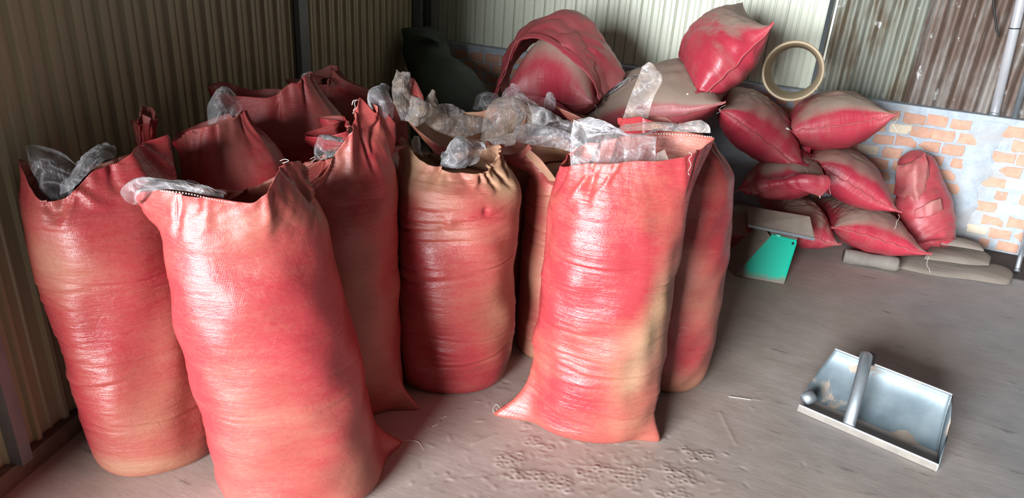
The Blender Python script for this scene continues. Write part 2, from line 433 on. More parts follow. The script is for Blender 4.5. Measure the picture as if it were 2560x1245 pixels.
def build_floor():
    # fine relief in the foreground: sole prints, scratches, small ridges of powder
    x0, x1, y0, y1 = -1.30, 1.10, 1.25, 3.05
    nx, ny = 400, 300
    X, Y = np.meshgrid(np.linspace(x0, x1, nx), np.linspace(y0, y1, ny))
    Z = np.zeros_like(X)
    P3 = np.stack([X, Y, 0*X], -1)
    Z += 0.0010*noise3(3, 9)(P3)
    rs = np.random.RandomState(5)
    def ring(cx, cy, r, d):
        nonlocal Z
        q = np.hypot(X-cx, Y-cy); Z += d*np.exp(-((q-r)/0.0045)**2)-d*0.9*np.exp(-(q/(r*0.7))**2)
    def ridge(ax, ay, bx, by, w, d):
        nonlocal Z
        L2 = (bx-ax)**2+(by-ay)**2; t = np.clip(((X-ax)*(bx-ax)+(Y-ay)*(by-ay))/L2, 0, 1)
        q = np.hypot(X-ax-t*(bx-ax), Y-ay-t*(by-ay)); Z += d*np.exp(-(q/w)**2)
    for (px, py, n, ang) in [(1700, 1190, 13, 0.5), (1575, 1190, 13, 1.1), (1390, 1205, 12, 0.2), (1310, 1180, 9, 0.4), (1680, 1235, 9, 0.9),
                             (1745, 1130, 9, 0.6), (1480, 1175, 9, 1.3), (1270, 1140, 8, 0.7), (1350, 1100, 6, 0.2)]:
        c = onz(px, py)
        for k in range(n):
            u, v = (k % 4)*0.027-0.04, (k//4)*0.027-0.03
            u += rs.randn()*0.003; v += rs.randn()*0.003
            ring(c[0]+u*math.cos(ang)-v*math.sin(ang), c[1]+u*math.sin(ang)+v*math.cos(ang), 0.009, 0.0022)
    for k in range(230):
        px, py = (rs.normal(1480, 190), rs.normal(1185, 45)) if k % 3 else (rs.uniform(1000, 1900), rs.uniform(940, 1240))
        c = onz(px, py); a = rs.uniform(0, 3.14); l = rs.uniform(0.004, 0.03)
        ridge(c[0], c[1], c[0]+l*math.cos(a), c[1]+l*math.sin(a), rs.uniform(0.003, 0.006), rs.choice([-1, 1, 1])*rs.uniform(0.0006, 0.0018))
    for (ax, ay, bx, by) in [(1560, 1165, 1700, 1182), (1700, 1182, 1740, 1160), (1600, 1195, 1500, 1240), (1490, 1190, 1380, 1235), (1830, 990, 1900, 1000),
                             (1800, 1030, 1840, 1110), (1420, 1160, 1560, 1176), (1260, 1130, 1300, 1160), (1180, 1110, 1240, 1085)]:
        a, b = onz(ax, ay), onz(bx, by); ridge(a[0], a[1], b[0], b[1], 0.005, 0.0012)
    e = np.minimum(np.minimum(X-x0, x1-X), np.minimum(Y-y0, y1-Y)); Z *= sstep(0, 0.12, e)
    V = np.stack([X, Y, Z], -1).reshape(-1, 3).tolist(); F = grid_faces(ny, nx)
    b = len(V)
    xs = [-4.0, x0, x1, 4.6]; ys = [-3.2, y0, y1, 5.3]
    for j in range(4):
        for i in range(4): V.append([xs[i], ys[j], 0.0])
    for j in range(3):
        for i in range(3):
            if i == 1 and j == 1: continue
            F.append((b+j*4+i, b+j*4+i+1, b+(j+1)*4+i+1, b+(j+1)*4+i))
    o = mesh_obj('floor', V, F, M['floor']); structure(o, 'dusty brown-grey concrete floor')
build_floor()


def ribbed(name, parent, base, z0, z1, smax, prof, mat):
    """vertical sheet with a profile (s, depth) swept from z0 to z1; base(s, d) gives the plan position"""
    V = []
    for z in (z0, z1):
        for s, d in prof:
            p = base(s, d); V.append((p[0], p[1], z))
    return mesh_obj(name, V, grid_faces(2, len(prof)), mat, parent, smooth=False)


def left_wall():
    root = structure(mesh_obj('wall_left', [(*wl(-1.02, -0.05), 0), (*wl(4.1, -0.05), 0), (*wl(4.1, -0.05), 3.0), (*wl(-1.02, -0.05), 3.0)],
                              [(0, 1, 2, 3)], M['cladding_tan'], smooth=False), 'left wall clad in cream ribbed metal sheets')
    pitch = 0.118; s = -0.51-4*0.118
    k = 0
    smax = 4.0
    while s < smax-0.05:
        prof = []; n = 8
        for i in range(n):
            a = s+i*pitch
            if a > smax: break
            prof += [(a, 0.0), (a+0.036, 0.0), (a+0.041, 0.005), (a+0.048, 0.005), (a+0.053, 0.0), (a+0.090, 0.0), (a+0.096, 0.016), (a+0.110, 0.016), (a+0.116, 0.0)]
        prof.append((prof[-1][0]+0.004, 0.0))
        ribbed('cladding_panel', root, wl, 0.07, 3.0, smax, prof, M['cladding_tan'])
        s += n*pitch; k += 1
    # steel posts standing against the sheets
    def post(name, s0, s1, d0, d1, z0, z1, mat):
        V = []
        for z in (z0, z1):
            for (a, b) in ((s0, d0), (s1, d0), (s1, d1), (s0, d1)): V.append((*wl(a, b), z))
        return mesh_obj(name, V, [(0, 3, 2, 1), (4, 5, 6, 7), (0, 1, 5, 4), (1, 2, 6, 5), (2, 3, 7, 6), (3, 0, 4, 7)], mat, root, smooth=False)
    post('post', 1.88, 1.98, 0.017, 0.045, 0.07, 3.0, M['grey_post'])
    post('post', 3.80, 3.86, 0.017, 0.07, 0.05, 3.0, M['grey_post'])
    post('post', 3.86, 3.98, 0.017, 0.10, 0.05, 3.0, M['dark_post'])
    post('post', -0.175, -0.135, 0.017, 0.06, 0.07, 3.0, M['grey_post'])
    V = []
    for z in (0, 0.07):
        for (a, b) in ((-1.02, -0.05), (4.0, -0.05), (4.0, 0.035), (-1.02, 0.035)): V.append((*wl(a, b), z))
    structure(mesh_obj('baseboard_left', V, [(0, 3, 2, 1), (4, 5, 6, 7), (0, 1, 5, 4), (1, 2, 6, 5), (2, 3, 7, 6), (3, 0, 4, 7)], M['curb'], smooth=False), 'low dusty curb under the left wall')
left_wall()


def back_wall():
    root = structure(box('wall_back', -3.05, 4.4, Yb, Yb+0.16, 0, 0.83, M['mortar'], bev=0.006), 'low brick wall with thick blue-grey mortar under metal sheets')
    # irregular bricks in the mortar
    meshes = []
    for k in range(8):
        r = np.random.RandomState(20+k); w, h = 0.118, 0.060
        pts = [(-.5, -.5), (-.18, -.52), (.2, -.5), (.5, -.5), (.52, 0), (.5, .5), (.15, .52), (-.2, .5), (-.5, .5), (-.52, 0)]
        P = np.array([(x*w+r.randn()*0.0035, z*h+r.randn()*0.003) for x, z in pts])
        if k == 3: P[0] += (0.03, 0.01); P[8] += (0.025, -0.006)
        if k == 6: P[5] += (-0.02, -0.012)
        V = [(x, 0.012, z) for x, z in P]+[(x, 0.0, z) for x, z in P]+[(x*0.94, -0.003, z*0.90) for x, z in P]
        n = len(P); F = grid_faces(3, n, True)+[tuple(range(2*n, 3*n))[::-1]]
        F = [tuple(reversed(f)) for f in F]
        me = bpy.data.meshes.new('brick'); me.from_pydata(V, [], F); me.update(); me.materials.append(M['brick_pale'] if k == 7 else M['brick']); meshes.append(me)
    rs = np.random.RandomState(8)
    pc, pl = 0.079, 0.132
    n = 0
    for c in range(10):
        z = 0.045+c*pc
        x = -2.92+(0.5*pl if c % 2 else 0.0)
        while x < 1.9:
            hid = (-1.75 < x < -0.35 and z < 0.60) or (-2.1 < x < -0.2 and z < 0.35)
            band = abs(x-(0.995+0.0*z)) < 0.085
            if not hid and not band and z < 0.775:
                me = meshes[rs.choice(8, p=[.15, .15, .15, .1, .13, .12, .1, .1])]
                o = bpy.data.objects.new('brick', me); COL.objects.link(o); o.parent = root
                o.location = (x+rs.randn()*0.004, Yb-0.0015+rs.rand()*0.002, z+rs.randn()*0.0025)
                o.rotation_euler = (0, rs.randn()*0.012, 0)
                sc = 1.0 if rs.rand() > 0.12 else 0.55
                o.scale = (sc*(1+rs.randn()*0.03), 1, 1+rs.randn()*0.04); n += 1
            x += pl
    # plastered strip between the bricks
    zz = np.linspace(0.0, 0.80, 34); r = noise2(4, 9, 9)
    V = []
    for z in zz:
        a = 0.995-0.075-0.014*r(z*6, 0.3); b = 0.995+0.075+0.014*r(z*6, 2.3)
        for t, d in ((0, 0.004), (0.12, -0.006), (0.5, -0.009), (0.88, -0.006), (1, 0.004)): V.append((a+(b-a)*t, Yb+d+0.002*r(z*9, t*5), z))
    mesh_obj('plaster_strip', V, [tuple(reversed(f)) for f in grid_faces(len(zz), 5)], M['mortar'], root)
    # cream sheets above
    Yc = Yb+0.10
    bp = lambda s, d: (s, Yc-d)
    pitch = 0.0795; s = -3.0
    while s < -0.05:
        prof = []
        for i in range(12):
            a = s+i*pitch
            if a+pitch > -0.005: break
            bead = 0.006 if (i % 3 == 1) else 0.0022
            prof += [(a, 0.010), (a+0.006, 0.010+bead), (a+0.012, 0.009), (a+0.040, 0.0065), (a+0.046, 0.0082), (a+0.052, 0.0062), (a+0.0735, 0.0045), (a+0.075, -0.007), (a+0.078, -0.007)]
        if not prof: break
        prof.append((prof[-1][0]+0.0012, 0.010))
        ribbed('cladding_panel', root, bp, 0.80, 3.0, 0, prof, M['cladding'])
        s += 12*pitch
    box('edge_trim', -0.020, -0.008, Yc-0.012, Yc+0.02, 0.80, 3.0, M['cladding'], root)
    # corrugated sheets, the rusty one overlapping the grey one
    def corr(name, xa, xb, pitch, amp, yy, mat, lean=0.0, jag=0.0, z1=3.0):
        ns = int((xb-xa)/pitch*8); nz = 24
        V = []
        rr = noise2(9, 6, 6)
        for j in range(nz):
            z = 0.80+(z1-0.80)*j/(nz-1)
            for i in range(ns+1):
                x = xa+(xb-xa)*i/ns
                e = jag*rr(z*7, 1.0)*max(0, 1-i/6.0)
                V.append((x+e+lean*(z-0.8), yy-amp*math.cos(2*math.pi*(x-xa)/pitch), z))
        return mesh_obj(name, V, grid_faces(nz, ns+1), mat, root)
    corr('corrugated_sheet', -0.03, 0.66, 0.064, 0.009, Yb+0.095, M['corr_grey'])
    corr('corrugated_sheet', 0.50, 1.40, 0.076, 0.010, Yb+0.068, M['corr_rust'], jag=0.006)
    corr('corrugated_sheet', 1.36, 2.30, 0.076, 0.010, Yb+0.09, M['corr_rust'])
    corr('corrugated_sheet', 2.25, 4.30, 0.076, 0.010, Yb+0.075, M['corr_grey'])
    return root
back_wall()

# walls outside the picture: they hold the daylight to the doorway and the open side
structure(box('wall_right', 4.4, 4.5, -3.1, 5.2, 0, 3.0, M['curb']))
structure(box('wall_front', 1.7, 4.4, -3.1, -3.0, 0, 3.0, M['curb']))
box('lintel', -1.2, 1.7, -3.1, -3.0, 2.45, 3.0, M['curb'], bpy.data.objects['wall_front'])
structure(box('ceiling', -3.2, 4.5, -3.1, 5.3, 3.0, 3.06, M['dark_post']))
# thin dark slab laid on the floor at the foot of the brick wall
g0 = onz(2478, 640); 
structure(box('trim_1', 0.92, 1.9, 4.66, Yb, 0.0, 0.004, M['floor_strip']), 'thin dark strip on the floor at the foot of the brick wall')

# ------------------------------------------------------------------ standing sacks
def circ_interp(th, keys_th, vals, smooth=3):
    o = np.argsort(keys_th); kt = np.asarray(keys_th)[o]; v = np.asarray(vals, float)[o]
    kt = np.concatenate([kt-2*np.pi, kt, kt+2*np.pi]); v = np.concatenate([v, v, v])
    y = np.stack([np.interp(th, kt, v[:, i]) for i in range(v.shape[1])], -1)
    for _ in range(smooth): y = 0.25*np.roll(y, 1, 0)+0.5*y+0.25*np.roll(y, -1, 0)
    return y


def standing_sack(label, cx, cy, prof, hs, rim, lean=(0, 0), n=2.3, ears=(), creases=30, crease_d=0.004, pleat=0.011, seed=1, dust=0.05, dust_top=0.5,
                  spots=(), dust_low=0.15, res=1.0, mat='sack', fill=True, rot_add=0.0, group='filled sacks standing in rows', fill_drop=0.05, npleat=16, rim_smooth=3, dents=()):
    NT = int(168*res); nz = int(190*res) if res >= 0.8 else int(80*res); nv = int(44*res)
    root = thing('sack', label, 'sack', (cx, cy, 0), group)
    rot = math.atan2(cy, cx)-math.pi/2+rot_add
    ex = np.array([math.cos(rot), math.sin(rot)]); ey = np.array([-math.sin(rot), math.cos(rot)])
    th = np.linspace(0, 2*np.pi, NT, endpoint=False)
    pz = np.array([p[0] for p in prof]); pa = np.array([p[1] for p in prof]); pb = np.array([p[2] for p in prof])
    zs = np.linspace(0, hs, nz)
    dz = np.linspace(-0.1, hs+0.1, 400)
    def sm(v):
        y = np.interp(dz, pz, v); k = np.exp(-np.linspace(-2, 2, 41)**2); k /= k.sum()
        y = np.convolve(np.pad(y, 20, mode='edge'), k, 'valid'); return y
    A = np.interp(zs, dz, sm(pa)); B = np.interp(zs, dz, sm(pb))
    g = 0.86+0.14*np.sqrt(np.clip(1-(1-np.clip(zs/0.055, 0, 1))**2, 0, 1))
    c, s = np.cos(th), np.sin(th)
    sx = np.sign(c)*np.abs(c)**(2/n); sy = np.sign(s)*np.abs(s)**(2/n)
    X = (A*g)[:, None]*sx[None]; Y = (B*g)[:, None]*sy[None]
    TH, ZZ = np.meshgrid(th, zs)
    rad = np.zeros_like(X)
    rs = np.random.RandomState(seed)
    wr = lambda d: (d+np.pi) % (2*np.pi)-np.pi
    rad += 0.006*noise2(seed, 2.0, 6.0, periodic=True)(TH, ZZ)+0.0028*noise2(seed+1, 5, 22, periodic=True)(TH, ZZ)
    for _ in range(creases):
        z0 = rs.uniform(0.10, 0.95)*hs; t0 = rs.uniform(0, 2*np.pi); om = rs.uniform(0.25, 0.9); sl = rs.randn()*0.02
        sg = rs.uniform(0.004, 0.009); d = rs.uniform(0.4, 1.0)*crease_d
        q = ZZ-z0-sl*wr(TH-t0)-0.02*wr(TH-t0)**2
        e = np.exp(-(wr(TH-t0)/om)**2)
        rad += e*(-d*np.exp(-(q/sg)**2)+0.7*d*np.exp(-((q-1.8*sg)/(1.2*sg))**2))
    for deg, z0, rr, d in dents:
        rad += d*np.exp(-(wr(TH-math.radians(deg))/(rr*4))**2-((ZZ-z0)/rr)**2)
    rad *= sstep(0.0, 0.07, ZZ)
    for deg, ln, hh in ears:
        t0 = math.radians(deg); rad += ln*np.exp(-np.abs(wr(TH-t0)/0.17)**1.4)*np.exp(-(ZZ/hh)**1.1)
    R0 = np.hypot(X, Y); X *= 1+rad/R0; Y *= 1+rad/R0
    rings = [np.stack([X, Y, ZZ], -1)]
    # neck and mouth
    cvec = np.array([cx, cy, 0.0]); dvw = np.array([cx, cy, 0.0]); dvw /= np.linalg.norm(dvw)
    keys, vals = [], []
    for px, py, off in rim:
        p = onplane(px, py, cvec+dvw*off+np.array([lean[0], lean[1], 0])*0.9, dvw)
        q = np.array([p[0]-cx-lean[0]*p[2], p[1]-cy-lean[1]*p[2]])
        lx, ly = q@ex, q@ey
        keys.append(math.atan2(ly/pb[-1], lx/pa[-1])); vals.append((lx, ly, p[2]))
    RM = circ_interp(th, keys, vals, rim_smooth)
    top = rings[0][-1]
    neck = []
    vv = np.linspace(0, 1, nv+1)[1:]
    gro = [(rs.uniform(0, 2*np.pi), rs.uniform(0.035, 0.11), rs.randn()*0.30, rs.uniform(0.1, 0.75), rs.uniform(0.4, 1.3)*rs.choice([-1, -1, 1])) for _ in range(npleat)]
    soft = noise2(seed+6, 3.5, 2.0, 10, True); fine = noise2(seed+7, 16, 9, 14, True); hem = noise2(seed+8, 4, 0, 10, True)
    for v in vv:
        w = v*v*(3-2*v)*0.75+v*0.25
        P = top*(1-w)+RM*w; P[:, 2] = top[:, 2]+(RM[:, 2]-top[:, 2])*v
        q = 0.55*soft(th, v+0*th)+0.10*fine(th, v*1.2+0*th)
        for t0, wd, dr, ln, am in gro:
            d = wr(th-t0-dr*(1-v))
            q += am*1.3*np.exp(-(d/(wd*(0.6+0.9*(1-v))))**2)*sstep(ln-0.45, ln+0.25, v)
        r0 = np.hypot(P[:, 0], P[:, 1])+1e-6
        k = 1+pleat*min(1, v*1.9)*q/r0
        P[:, 0] *= k; P[:, 1] *= k
        P[:, 2] += 0.006*v*v*hem(th, 0*th)
        neck.append(P)
    inner = []
    for v in np.linspace(1, 0.0, max(8, nv//3)):
        i = min(nv-1, int(v*(nv-1))); P = neck[i].copy() if v > 0 else top.copy()
        r0 = np.hypot(P[:, 0], P[:, 1])+1e-6; o = 0.0015+0.010*(1-v)
        P[:, 0] *= 1-o/r0; P[:, 1] *= 1-o/r0
        inner.append(P)
    G = np.concatenate([rings[0], np.array(neck), np.array(inner)], 0)
    nb = len(zs)
    nr = len(G)
    # dust before leaning
    nrm = normals_grid(np.concatenate([G, G[:, :1]], 1))[:, :-1]
    Tn = np.broadcast_to(th, G.shape[:2]); Zn = G[..., 2]
    D = dust+dust_low*np.exp(-Zn/0.16)+dust_top*sstep(hs-0.10, hs+0.06, Zn)*(0.75+0.25*noise2(seed+11, 3, 9, periodic=True)(Tn, Zn))
    D = D+0.11*noise2(seed+12, 2.5, 9, periodic=True)(Tn, Zn)
    D[nr-len(inner):] += 0.25
    for deg, z0, rd, rz, amp in spots:
        D = D+amp*np.exp(-(wr(Tn-math.radians(deg))/math.radians(rd))**2-((Zn-z0)/rz)**2)
    per = np.cumsum(np.r_[0, np.hypot(*(np.diff(np.r_[top[:, :2], top[:1, :2]], axis=0).T))])[:-1]
    UV = np.stack([np.broadcast_to(per, Zn.shape)+seed*1.7, Zn+seed*0.9], -1)
    W = np.empty_like(G)
    W[..., 0] = G[..., 0]*ex[0]+G[..., 1]*ey[0]+lean[0]*G[..., 2]
    W[..., 1] = G[..., 0]*ex[1]+G[..., 1]*ey[1]+lean[1]*G[..., 2]
    W[..., 2] = G[..., 2]
    W[0, :, 2] = 0.0
    F = grid_faces(nr, NT, True); F.append(tuple(range(NT))[::-1])
    body = mesh_obj('woven_bag', W.reshape(-1, 3), F, M[mat], root, uv=UV.reshape(-1, 2), dust=np.clip(D, 0, 1.2).ravel())
    if fill:
        P = []
        last = G[-1]
        for k, f in enumerate((1.0, 0.8, 0.55, 0.3, 0.1)):
            q = last.copy(); q[:, :2] *= f*0.94; q[:, 2] = hs+0.002+(1-f)*0.05-fill_drop*0.2+0.006*np.cos(3*th+k)*f
            P.append(q)
        P = np.array(P); Wp = np.empty_like(P)
        Wp[..., 0] = P[..., 0]*ex[0]+P[..., 1]*ey[0]+lean[0]*P[..., 2]; Wp[..., 1] = P[..., 0]*ex[1]+P[..., 1]*ey[1]+lean[1]*P[..., 2]; Wp[..., 2] = P[..., 2]
        mesh_obj('powder', Wp.reshape(-1, 3), grid_faces(5, NT, True)+[tuple(range(4*NT, 5*NT))], M['powder'], root)
    root['_c'] = (cx+lean[0], cy+lean[1])
    return root


def std(h, a, b, low=1.04): return [(0, a*low, b*0.97), (0.12, a*low, b*1.02), (0.3*h, a*1.02, b*1.03), (0.6*h, a, b), (0.85*h, a*0.98, b*0.96), (h, a*0.93, b*0.88)]

SK = {}
# front right sack with a tall milky liner
SK['F'] = standing_sack('upright red sack with a tall milky plastic liner and a pointed bottom corner', -0.545, 2.235,
    [(0, .235, .19), (.12, .232, .20), (.35, .232, .205), (.62, .228, .20), (.78, .225, .19), (.86, .222, .165)], 0.86,
    [(1398, 408, 0.0), (1430, 414, -.09), (1530, 414, -.12), (1640, 404, -.11), (1728, 384, -.07), (1790, 338, .06), (1700, 332, .12), (1590, 335, .13), (1470, 352, .11)],
    lean=(0.025, 0.0), ears=[(197, .13, .07), (-22, .085, .08), (195, .03, .16)], seed=11, dust=.05, dust_top=.02, pleat=.008,
    spots=[(-55, .42, 22, .11, .75), (-45, .60, 14, .14, .65), (-60, .28, 18, .07, .55), (-20, .5, 25, .28, .5), (-35, .10, 60, .06, .25)], dust_low=.32, crease_d=.0045, creases=40)
# big sack in front, left
SK['B'] = standing_sack('big upright red sack with an open sagging mouth and a stitched white hem line', -1.275, 1.475,
    [(0, .262, .225), (.12, .258, .225), (.35, .25, .23), (.6, .236, .22), (.76, .222, .20), (.86, .218, .17)], 0.86,
    [(338, 480, 0.0), (400, 472, -.08), (500, 492, -.14), (630, 503, -.13), (680, 455, -.10), (712, 402, -.04), (768, 402, 0.02), (690, 445, .10), (600, 480, .13), (470, 462, .13), (390, 450, .08)],
    lean=(-0.15, -0.03), ears=[(13, .11, .06), (176, .03, .08)], mat='sack_smooth', seed=23, dust=.03, dust_top=.12, pleat=.010,
    spots=[(-75, .36, 22, .10, .30), (-50, .10, 40, .12, .4), (-75, .95, 30, .05, .25)], dust_low=.22, creases=16, crease_d=.0025)
# left sack by the wall
SK['A'] = standing_sack('upright red sack with crumpled clear liner standing against the ribbed left wall', -1.80, 1.375,
    [(0, .20, .18), (.10, .205, .19), (.3, .205, .20), (.6, .21, .20), (.76, .215, .20), (.86, .205, .18)], 0.85,
    [(38, 400, 0.0), (70, 470, -.06), (110, 505, -.11), (160, 500, -.13), (230, 440, -.13), (330, 385, -.09), (350, 350, -.03), (424, 326, 0.0), (330, 385, .09), (200, 430, .10), (110, 410, .08)],
    lean=(-0.11, 0.0), seed=31, dust=.03, dust_top=.10, creases=46, crease_d=.006, spots=[(-95, .22, 30, .09, .4), (-100, .05, 60, .05, .4), (-120, .75, 40, .06, .2)], dust_low=.3)
# shaded orange sack behind the big one
SK['C'] = standing_sack('upright sack with a pinched peak of red cloth, behind the big sagging sack', -1.435, 1.905,
    [(0, .225, .20), (.12, .228, .20), (.35, .222, .21), (.62, .215, .20), (.78, .21, .19), (.88, .20, .17)], 0.86,
    [(772, 404, 0.0), (830, 396, -.12), (868, 345, -.12), (892, 300, -.09), (902, 243, -.06), (938, 246, -.04), (950, 296, -.05), (990, 312, 0.0), (960, 340, .08), (900, 350, .13), (820, 372, .10)],
    ears=[(-30, .12, .06)], mat='sack_smooth', seed=41, dust=.16, dust_top=.02, creases=10, crease_d=.003, pleat=.016, npleat=22, rim_smooth=2, spots=[(-60, .60, 35, .3, .2)])
# middle sack
SK['D'] = standing_sack('upright red sack with a dusty brown gathered top and a small crumpled clear liner', -1.145, 2.255,
    [(0, .225, .20), (.12, .236, .205), (.35, .238, .215), (.62, .234, .21), (.78, .225, .20), (.85, .218, .185)], 0.82,
    [(988, 345, 0.0), (1020, 365, -.06), (1065, 410, -.11), (1130, 440, -.14), (1205, 432, -.12), (1240, 395, -.06), (1268, 362, 0.0), (1225, 372, .08), (1130, 388, .14), (1050, 375, .11)],
    seed=53, dust=.04, dust_top=.95, creases=44, crease_d=.0055, pleat=.02, npleat=24, spots=[(-35, .48, 30, .2, .40), (-45, .3, 30, .12, .3), (-80, .70, 60, .05, .25)], dust_low=.12,
    dents=[(-94, .735, .016, .016), (-66, .775, .014, -.012), (-100, .71, .01, -.008)])
# narrow gap sack between the middle and the front one
SK['E'] = standing_sack('upright red sack with yellow dust, wedged behind the gap between two front sacks', -0.80, 2.66,
    [(0, .215, .19), (.12, .218, .20), (.35, .215, .205), (.62, .212, .20), (.78, .205, .19), (.86, .20, .18)], 0.80,
    [(1212, 352, -.02), (1230, 380, -.07), (1262, 398, -.11), (1320, 375, -.11), (1400, 452, -.15), (1440, 420, -.05), (1470, 380, .04), (1400, 345, .13), (1320, 345, .14), (1250, 345, .09)],
    seed=61, dust=.10, dust_top=.25, creases=44, crease_d=.007, spots=[(-105, .74, 25, .06, .7), (-120, .4, 30, .2, .3), (-110, .05, 60, .08, .5)], rim_smooth=2)
# right sack behind the front one
SK['G'] = standing_sack('upright red sack half hidden behind the foremost one, next to the green dustpan', -0.375, 2.685,
    [(0, .20, .19), (.10, .218, .20), (.30, .228, .21), (.6, .222, .205), (.8, .20, .18), (.92, .18, .16)], 0.88,
    [(1535, 298, 0.0), (1600, 300, -.08), (1680, 322, -.10), (1760, 345, -.05), (1782, 352, 0.02), (1740, 318, .09), (1660, 296, .12), (1590, 290, .1)],
    lean=(-0.035, 0.0), mat='sack_smooth', seed=71, dust=.10, dust_top=.05, creases=14, crease_d=.003, spots=[(-30, .42, 40, .16, .3), (-40, .05, 70, .08, .5)], dust_low=.35)
# second row
SK['L'] = standing_sack('open sack full of brown powder with dusty plastic peaks, behind the dusty-topped sack', -1.255, 2.72,
    std(.8, .225, .20), 0.78,
    [(1000, 290, 0.0), (1035, 330, -.09), (1100, 372, -.14), (1220, 372, -.13), (1290, 330, -.06), (1318, 285, 0.0), (1270, 268, .08), (1190, 282, .14), (1110, 285, .13), (1040, 275, .08)],
    seed=83, dust=.3, dust_top=.8, creases=8, res=.75, pleat=.018)
SK['M'] = standing_sack('red sack with a clear liner bubble and frayed rim, behind the powder-filled sack', -1.135, 3.19,
    std(.8, .215, .19), 0.80,
    [(1178, 278, 0.0), (1220, 282, -.09), (1280, 285, -.12), (1335, 282, -.07), (1352, 268, 0.0), (1310, 255, .08), (1250, 262, .12), (1200, 268, .08)],
    seed=91, dust=.15, dust_top=.1, creases=8, res=.6, pleat=.02, npleat=22)
SK['M2'] = standing_sack('red sack with a wrinkled pointed rim beside the dusty lying sack', -0.66, 3.17,
    std(.8, .205, .19), 0.78,
    [(1362, 262, -.03), (1378, 245, -.02), (1400, 268, -.08), (1440, 300, -.11), (1500, 320, -.06), (1525, 318, 0.0), (1480, 295, .08), (1420, 275, .10)],
    seed=97, dust=.3, dust_top=.2, creases=8, res=.6, pleat=.02, npleat=22, rim_smooth=2)
SK['H'] = standing_sack('red sack with a wide slanting mouth in the shade beside the left wall', -1.845, 1.885,
    std(.85, .185, .17), 0.84,
    [(412, 352, 0.0), (455, 330, -.08), (530, 308, -.10), (596, 284, -.05), (610, 277, 0.0), (570, 290, .08), (500, 308, .10), (440, 332, .07)],
    seed=103, dust=.12, dust_top=.05, creases=6, res=.6, mat='sack_dark')
SK['I'] = standing_sack('dark red sack with a long raised corner flap in the shaded second row', -1.93, 2.33,
    std(.85, .225, .20), 0.84,
    [(508, 222, 0.0), (570, 232, -.08), (670, 244, -.11), (730, 212, -.08), (768, 184, -.03), (784, 182, 0.0), (720, 225, .08), (640, 222, .12), (560, 203, .09)],
    seed=107, dust=.15, dust_top=.05, creases=6, res=.6, mat='sack_dark')
SK['K'] = standing_sack('dark red sack with a folded flap at the back by the wall post', -1.98, 2.88,
    std(.85, .22, .20), 0.84,
    [(700, 190, 0.0), (760, 212, -.10), (825, 202, -.09), (870, 205, -.03), (888, 205, 0.0), (856, 150, .05), (836, 158, .07), (790, 185, .11), (730, 178, .08)],
    seed=109, dust=.1, dust_top=.05, creases=6, res=.6, mat='sack_dark', rim_smooth=2)
SK['N'] = standing_sack('dark red sack in the shade filling the gap behind the pinched sack', -1.56, 2.33,
    std(.85, .145, .14), 0.80,
    [(735, 330, 0.0), (800, 345, -.08), (870, 330, -.08), (905, 305, 0.0), (860, 290, .08), (780, 300, .08)],
    seed=113, dust=.1, dust_top=.05, creases=6, res=.6, mat='sack_dark')
SK['J'] = standing_sack('dark red sack squeezed against the ribbed wall with one curled corner showing', -2.045, 1.655,
    std(.8, .045, .045), 0.80,
    [(336, 275, 0.0), (352, 320, -.05), (380, 300, -.03), (392, 300, 0.0), (372, 268, .05), (350, 262, .05)],
    seed=119, dust=.1, dust_top=.05, creases=4, res=.55, mat='sack_dark')

# ------------------------------------------------------------------ liners, hems and loose threads of the standing sacks
def ctr(k): r = SK[k]; return (r['_c'][0], r['_c'][1])
def film(k, rows, mat='film', name='plastic_liner', **kw):
    kw['nu'] = int(kw.get('nu', 56)*0.5); kw['nv'] = int(kw.get('nv', 36)*0.5)
    return patch(name, rows, ctr(k), M[mat], SK[k], **kw)
def cloth(k, rows, name='cloth_flap', mat='sack', **kw):
    kw.setdefault('thick', 0.003); kw.setdefault('crumple', 0.006)
    return patch(name, rows, ctr(k), M[mat], SK[k], **kw)

# F: tall sheet rising out of the mouth, strip along the back hem
film('F', [[(1428, 425, -.06), (1500, 430, -.08), (1580, 430, -.08), (1640, 418, -.05)], [(1428, 360, -.04), (1500, 372, -.07), (1580, 375, -.06), (1642, 372, -.03)],
           [(1438, 300, -.02), (1500, 318, -.05), (1575, 330, -.03), (1646, 338, .0)]], 'film_milky', seed=3, crumple=.010, nu=60, nv=40)
film('F', [[(1440, 303, .0), (1500, 320, .03), (1575, 332, .05), (1645, 338, .06)], [(1470, 345, .10), (1540, 340, .11), (1620, 335, .12), (1660, 335, .12)]], 'film', seed=4, crumple=.012)
film('F', [[(1550, 330, .10), (1620, 328, .11), (1700, 330, .11), (1775, 332, .07)], [(1545, 322, .11), (1620, 316, .12), (1700, 312, .12), (1772, 314, .08)],
           [(1560, 312, .13), (1620, 310, .135), (1690, 308, .135), (1752, 300, .09)]], 'film_tan', seed=5, crumple=.008, nv=14)
film('F', [[(1640, 400, -.04), (1672, 398, -.04)], [(1640, 380, -.02), (1660, 372, -.02)]], 'film_tan', seed=6, nu=10, nv=10)
# B
film('B', [[(345, 505, -.02), (400, 475, -.06), (480, 480, -.10), (560, 495, -.12)], [(318, 500, -.02), (360, 452, -.05), (470, 462, -.09), (560, 490, -.12)],
           [(302, 478, .0), (345, 448, -.02), (460, 450, -.04), (560, 485, -.10)], [(330, 455, .04), (390, 444, .05), (470, 452, .06), (570, 484, .04)]], 'film', seed=8, crumple=.005, nu=50)
